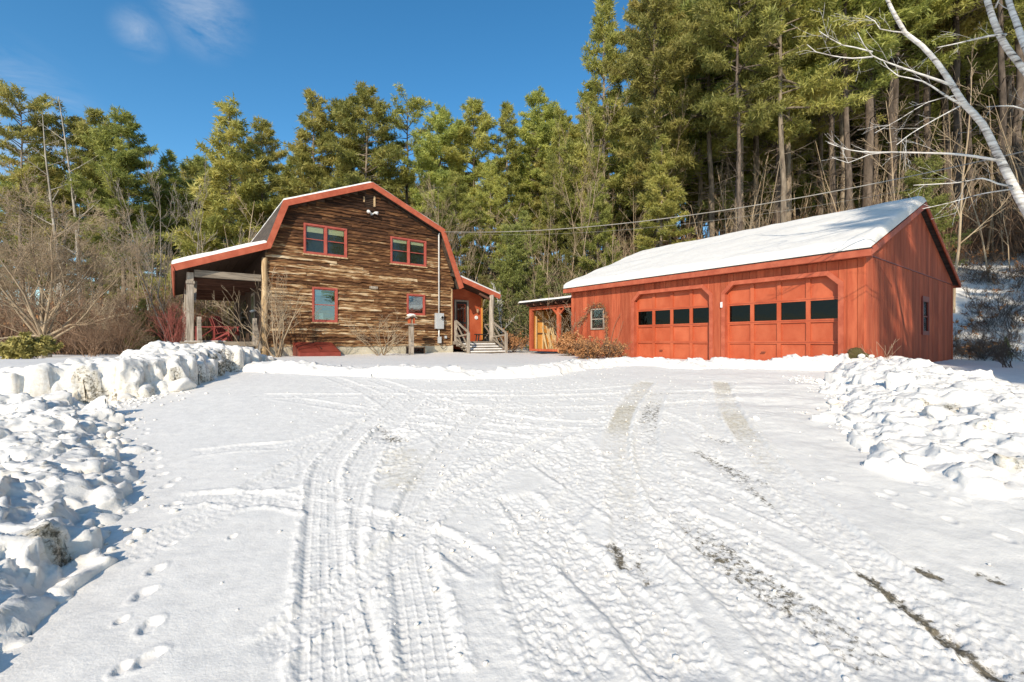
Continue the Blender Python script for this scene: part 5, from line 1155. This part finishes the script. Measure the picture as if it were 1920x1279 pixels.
scatter('undergrowth', 'brown leafless brush under the trees left of the porch', TWIG_BROWN, B1, spots(120, -120, 470, 23, 38, (1.0, 1.7), (.9, 1.5)), LEAF_RUST, 10)
scatter('undergrowth', 'tan leafless brush on the bank behind house and woodshed', TWIG_TAN, B1, spots(90, 860, 1260, 25, 42, (.9, 1.6)), LEAF_GREEN, 46)
scatter('undergrowth', 'dark tangled brush on the wooded slope behind the garage', TWIG_BROWN, B1, spots(170, 1150, 2080, 24, 44, (1.0, 1.9)), LEAF_RUST, 9)
scatter('evergreen_undergrowth', 'olive green bushy undergrowth behind the house and garage', None, B1, spots(80, 830, 1180, 24, 38, (.8, 1.5), (.8, 1.4)), LEAF_GREEN, 150)
scatter('porch_undergrowth', 'yellow green bushes seen through the open porch', TWIG_TAN, B1, spots(34, 335, 470, 27, 38, (1.0, 1.5), (1.1, 1.9)), LEAF_GOLD, 150)
scatter('slope_undergrowth', 'dark wiry brush scattered over the snowy slope right of the garage', TWIG_DARK, B1, spots(46, 1760, 2120, 15.5, 27, (.32, .6), (.7, 1.2)), LEAF_RUST, 4)
scatter('far_undergrowth', 'distant brown brush under the pines', TWIG_BROWN, B1, spots(60, -200, 1000, 38, 52, (1.6, 2.4)))
# single shrubs
def shrub(name, px, py, h, stems, label, mat, seed, spread=.45, lvl=3, kids=(3, 5), r=.018, rmin=.0035, ratio=.5, leaf=None, v=None, wob=.14):
    x, y = at(px, py) if v is None else (P(px, py, v).x, v); return bare_tree(name, (x, y, gz(x, y)), h, random.Random(seed), label, mat, 'shrub', None, spread, stems, lvl, kids, r, ratio, (.3, .8), wob, .05, rmin, None, .2, .3, leaf)
p = hl(.35, -1.3); shrub('bare_shrub', 522, 670, 2.7, 11, 'tall many stemmed bare shrub at the left corner of the house', TWIG_TAN, 1, .38, 3, (3, 4), .026, .0045, v=p[1])
p = hl(3.7, -1.0); shrub('bare_shrub', 716, 664, 1.9, 9, 'spreading bare shrub with curved stems under the middle of the house wall', TWIG_TAN, 2, .75, 3, (3, 4), .024, .0045, v=p[1])
shrub('bare_shrub', 470, 668, 2.6, 4, 'slim bare shrub arching in front of the porch steps', TWIG_TAN, 14, .6, 2, (3, 4), .018, .004, v=15.2)
shrub('red_twig_shrub', 318, 668, 2.0, 16, 'dense reddish twig shrub left of the porch post', TWIG_RED, 3, .35, 2, (4, 6), .014, .004, v=17.5)
shrub('brown_twig_shrub', 235, 668, 2.2, 18, 'rounded brown twig shrub left of the reddish one', TWIG_BROWN, 4, .5, 2, (4, 6), .014, .004, v=18.5)
shrub('brown_twig_shrub', 175, 670, 1.7, 16, 'low brown twig shrub right of the spreading tree trunk', TWIG_BROWN, 24, .6, 2, (4, 6), .014, .004, v=18)
shrub('golden_shrub', 66, 668, .75, 14, 'low yellow green shrub at the foot of the spreading tree', TWIG_BROWN, 5, .6, 2, (4, 5), .01, .004, leaf=(LEAF_GOLD, .95, .12, 7), v=15)
shrub('golden_shrub', 18, 670, .6, 12, 'low golden shrub at the left picture edge', TWIG_BROWN, 25, .6, 2, (4, 5), .01, .004, leaf=(LEAF_GOLD, .95, .12, 7), v=15)
shrub('rust_bush', 1105, 672, .75, 46, 'dense rust brown bush spilling in front of the garage window', TWIG_BROWN, 6, .95, 2, (4, 6), .009, .0035, leaf=(LEAF_RUST, .3, .07, 3), v=14.6)
shrub('rust_bush', 1150, 673, .75, 36, 'rust brown bush beside the left garage door', TWIG_BROWN, 26, .8, 2, (4, 6), .009, .0035, leaf=(LEAF_RUST, .25, .06, 3), v=14.2)
shrub('pale_leaf_bush', 1066, 664, .85, 14, 'small bush with pale dry leaves at the woodshed post', TWIG_TAN, 7, .5, 2, (4, 6), .009, .0035, leaf=(LEAF_RUST, .9, .09, 5), v=17.0)
shrub('bare_shrub', 1068, 664, 2.3, 4, 'thin bare shrub with crossing stems in front of the woodshed', TWIG_TAN, 8, .35, 3, (3, 5), .014, .0035, v=17.4)
shrub('entry_bush', 962, 652, 1.2, 16, 'snow dusted brown bush right of the entry steps', TWIG_BROWN, 9, .7, 2, (4, 6), .01, .004, leaf=(LEAF_RUST, .5, .08, 4), v=22.6)
shrub('dry_stalks', 1652, 684, .75, 7, 'dry tan stalks standing against the red gable wall', TWIG_TAN, 10, .3, 1, (1, 3), .006, .003, v=9.7)
shrub('thin_sapling', 942, 655, 3.6, 1, 'slim pale young birch right of the entry porch', BIRCH, 12, .3, 3, (8, 10), .035, .005, .28, v=24)
for i, (px, py, h, st) in enumerate(((1850, 665, .95, 12), (1812, 668, .8, 9), (1900, 640, .9, 10), (1835, 620, .8, 8), (1880, 590, 1.0, 10), (1820, 560, .9, 8), (1905, 540, 1.0, 8), (1850, 505, 1.2, 9), (1800, 500, 1.1, 8), (1893, 690, .7, 9))):
    shrub('dark_brush', px, py, h, st, 'dark wiry leafless bush on the snowy slope right of the garage', TWIG_DARK, 30 + i, .7, 2, (3, 5), .011, .004)
R = random.Random(64)
for i in range(26):
    v_ = R.uniform(15, 24); X = R.uniform(1.03, 1.2) * v_; x = X; t_ = bare_tree('dark_brush', (x, v_, gz(x, v_)), R.uniform(.6, 1.4), random.Random(400 + i), 'dark wiry leafless bush on the snowy slope right of the garage', TWIG_DARK if i % 3 else TWIG_BROWN, 'shrub', None, .8, R.randint(5, 9), 2, (3, 5), .010, .5, (.3, .8), .16, .03, .0045, None, .2, .3)
for o in [o for o in bpy.data.objects if o.name.startswith('dark_brush')]: o['group'] = 'dark wiry bushes on the right slope'
# climbing vine round the garage window
t = empty('climbing_vine', G0, ROT, 'leafless climbing vine arching over the small garage window', 'vine'); R = random.Random(13); mb = MB()
arch = [(-.07, 7.55, .85), (-.08, 7.6, 1.6), (-.08, 7.62, 2.3), (-.09, 7.8, 2.68), (-.09, 8.1, 2.74), (-.09, 8.4, 2.68), (-.08, 8.7, 2.3), (-.08, 9.1, 2.05)]
mb.tube([tuple(p) for p in catmull(arch, .12)], .014, 5); mb.tube([tuple(p) for p in catmull([(-.07, 7.5, .9), (-.12, 7.35, 1.5), (-.1, 7.2, 2.0), (-.12, 6.95, 2.35)], .12)], .010, 4); mb.tube([tuple(p) for p in catmull([(-.1, 7.3, .9), (-.2, 7.0, 1.5), (-.2, 6.75, 2.1)], .12)], .008, 4)
for q in catmull(arch, .045)[8:]:
    for _ in range(3): grow(mb, tuple(q), (-.3, R.gauss(0, 1), R.gauss(0, 1)), R.uniform(.08, .25), .005, 0, R, n=3, rmin=.003)
mb.build('stems', TWIG_BROWN, t)
cc = catmull(arch, .03)[14:]; link('leaves', tufts(cc + np.random.default_rng(2).normal(size=cc.shape) * .05, np.tile([-.3, 0, .6], (len(cc), 1)), np.full(len(cc), .07), 4, .8, .3, np.random.default_rng(4), LEAF_RUST, 'leaves'), t)
# mossy stump by the garage corner
x, y = at(1600, 690); t = empty('mossy_stump', (x + .12, y + .05, gz(x, y) + .16), 0, 'brown mossy stump patched with snow at the garage corner', 'stump')
for i, (dx, dz, s) in enumerate(((0, .15, .19), (.16, .08, .13), (-.14, .08, .12), (.3, .05, .08))):
    me = chunk_mesh(60 + i).copy(); me.materials.clear(); me.materials.append(MOSS); o = link('mossy_lump', me, t); o.location = (dx, .02 * i, dz); o.scale = (s, s * .9, s * .85)
for i, (dx, dz, s) in enumerate(((-.02, .10, .06), (.2, .1, .05))): o = link('snow_patch', chunk_mesh(66 + i), t); o.location = (dx, -.16, dz); o.scale = (s * 1.3, s, s)
mb = MB(); R = random.Random(3)
for k in range(60): a = R.uniform(0, 6.28); c = (R.gauss(0, .13), R.gauss(0, .08), .1 + abs(R.gauss(0, .1))); grow(mb, c, (cos(a), sin(a), .8), R.uniform(.05, .13), .004, 0, R, n=3, rmin=.002)
mb.build('dry_stems', TWIG_BROWN, t)['kind'] = 'stuff'
# ------------------------------------------------------------------ birches
def limb(par, pxs, Y0, Y1, r0, r1, seed, side=5, nm='branch', sl=(.3, .8)):
    R2 = random.Random(seed); n_ = len(pxs); side = max(2, side * 2 // 3); pts = [P(px, py, Y0 + (Y1 - Y0) * i / (n_ - 1)) for i, (px, py) in enumerate(pxs)]
    pts = [Vector(p) for p in catmull(pts, .18)]; mb = MB(); m = len(pts); rad = [r0 + (r1 - r0) * (i / (m - 1)) ** .62 for i in range(m)]; mb.tube([p - par.location for p in pts], rad, 9 if r0 > .05 else 5)
    for k in range(side):
        i = int(m * (.25 + .72 * (k + R2.random()) / side)); i = min(i, m - 2); d = (pts[i + 1] - pts[i]).normalized(); q = d.cross(Vector((R2.gauss(0, .4), 1, R2.gauss(0, .4)))).normalized() * R2.choice((-1, 1))
        grow(mb, pts[i] - par.location, d * .8 + q * .6, R2.uniform(*sl), max(rad[i] * .22, .0035), 1, R2, (1, 3), .0, .12, .3, (.3, .7), .5, 4, .2, None, .002)
    return mb.build(nm, BIRCH, par, True)
bx = P(2080, 640, 8.6); t = empty('birch_tree', (bx.x, bx.y, gz(bx.x, bx.y)), 0, 'white birch leaning in from the right edge with long bare limbs', 'birch tree')
limb(t, [(2090, 700), (2010, 540), (1955, 445), (1920, 387), (1878, 305), (1842, 233), (1809, 197), (1786, 161), (1759, 121), (1727, 85), (1697, 62), (1682, 36), (1664, 0), (1648, -60), (1640, -140)], 8.6, 8.0, .15, .015, 1, 4, 'trunk', (.4, 1.0))
for i, (pl, r) in enumerate((([(1786, 161), (1750, 148), (1684, 125), (1636, 105), (1620, 85), (1608, 62)], .028), ([(1636, 107), (1598, 110), (1559, 105), (1530, 98), (1513, 84)], .016), ([(1636, 98), (1605, 90), (1579, 85), (1555, 72), (1536, 59)], .014),
                             ([(1805, 198), (1779, 184), (1730, 153), (1684, 143), (1665, 128), (1654, 112)], .024), ([(1799, 200), (1756, 223), (1710, 250), (1681, 272)], .014), ([(1877, 303), (1828, 294), (1779, 289), (1680, 286), (1631, 286), (1589, 281), (1552, 268)], .030),
                             ([(1697, 62), (1650, 55), (1640, 40), (1622, 30)], .012), ([(1790, 180), (1740, 192), (1690, 222), (1640, 250)], .010), ([(1897, 350), (1870, 345), (1841, 335), (1795, 343), (1713, 348)], .022), ([(1900, 355), (1841, 364), (1779, 381), (1730, 392)], .014), ([(1680, 286), (1630, 290), (1590, 306), (1560, 296)], .011))):
    limb(t, pl, 8.15, 7.6 + .35 * (i % 4), r, .006, 20 + i, 6)
bx = P(2060, 640, 10.5); t = empty('birch_tree', (bx.x, bx.y, gz(bx.x, bx.y)), 0, 'second white birch trunk curving out of the upper right corner', 'birch tree')
limb(t, [(2120, 690), (2060, 420), (1990, 230), (1920, 132), (1887, 89), (1868, 52), (1851, 0), (1840, -60), (1835, -140)], 9.6, 9.2, .105, .045, 2, 3, 'trunk', (.4, 1.0))
limb(t, [(2010, 260), (1960, 170), (1920, 82), (1905, 40), (1891, 0), (1875, -80)], 9.6, 9.9, .10, .04, 3, 2, 'branch')
limb(t, [(1885, 66), (1856, 68), (1795, 82), (1756, 90)], 9.3, 8.8, .03, .008, 4, 6); limb(t, [(1990, 230), (1940, 215), (1900, 200), (1850, 201)], 9.5, 9.0, .03, .008, 5, 6); limb(t, [(1866, 15), (1873, 0), (1885, -30)], 9.3, 9.0, .02, .008, 6, 2)
# pines standing behind the camera on the right: they throw the broken shade over the garage gable
for i, (x, y, h, kd) in enumerate(((5.6, -9.5, 19, 'thin'), (8.4, -8.2, 19.5, 'tall_b'), (11.6, -7.0, 19, 'thin'), (7.4, -13.0, 23, 'plume'), (14.6, -4.5, 18, 'thin'))):
    pine(kd, x, y, h, 'pine on the near right side of the drive that shades the garage gable', 'pines beside the drive entrance')
R = random.Random(5)
for x, y in ((19, 1), (26, 8), (23, -3), (33, 12), (36, 19), (31, 1)):
    pine(R.choice(['tall_a', 'tall_b', 'tall_c']), x, y, R.uniform(20, 25), 'pine of the wood that continues off to the right of the garage', 'pines right of the garage out of frame')
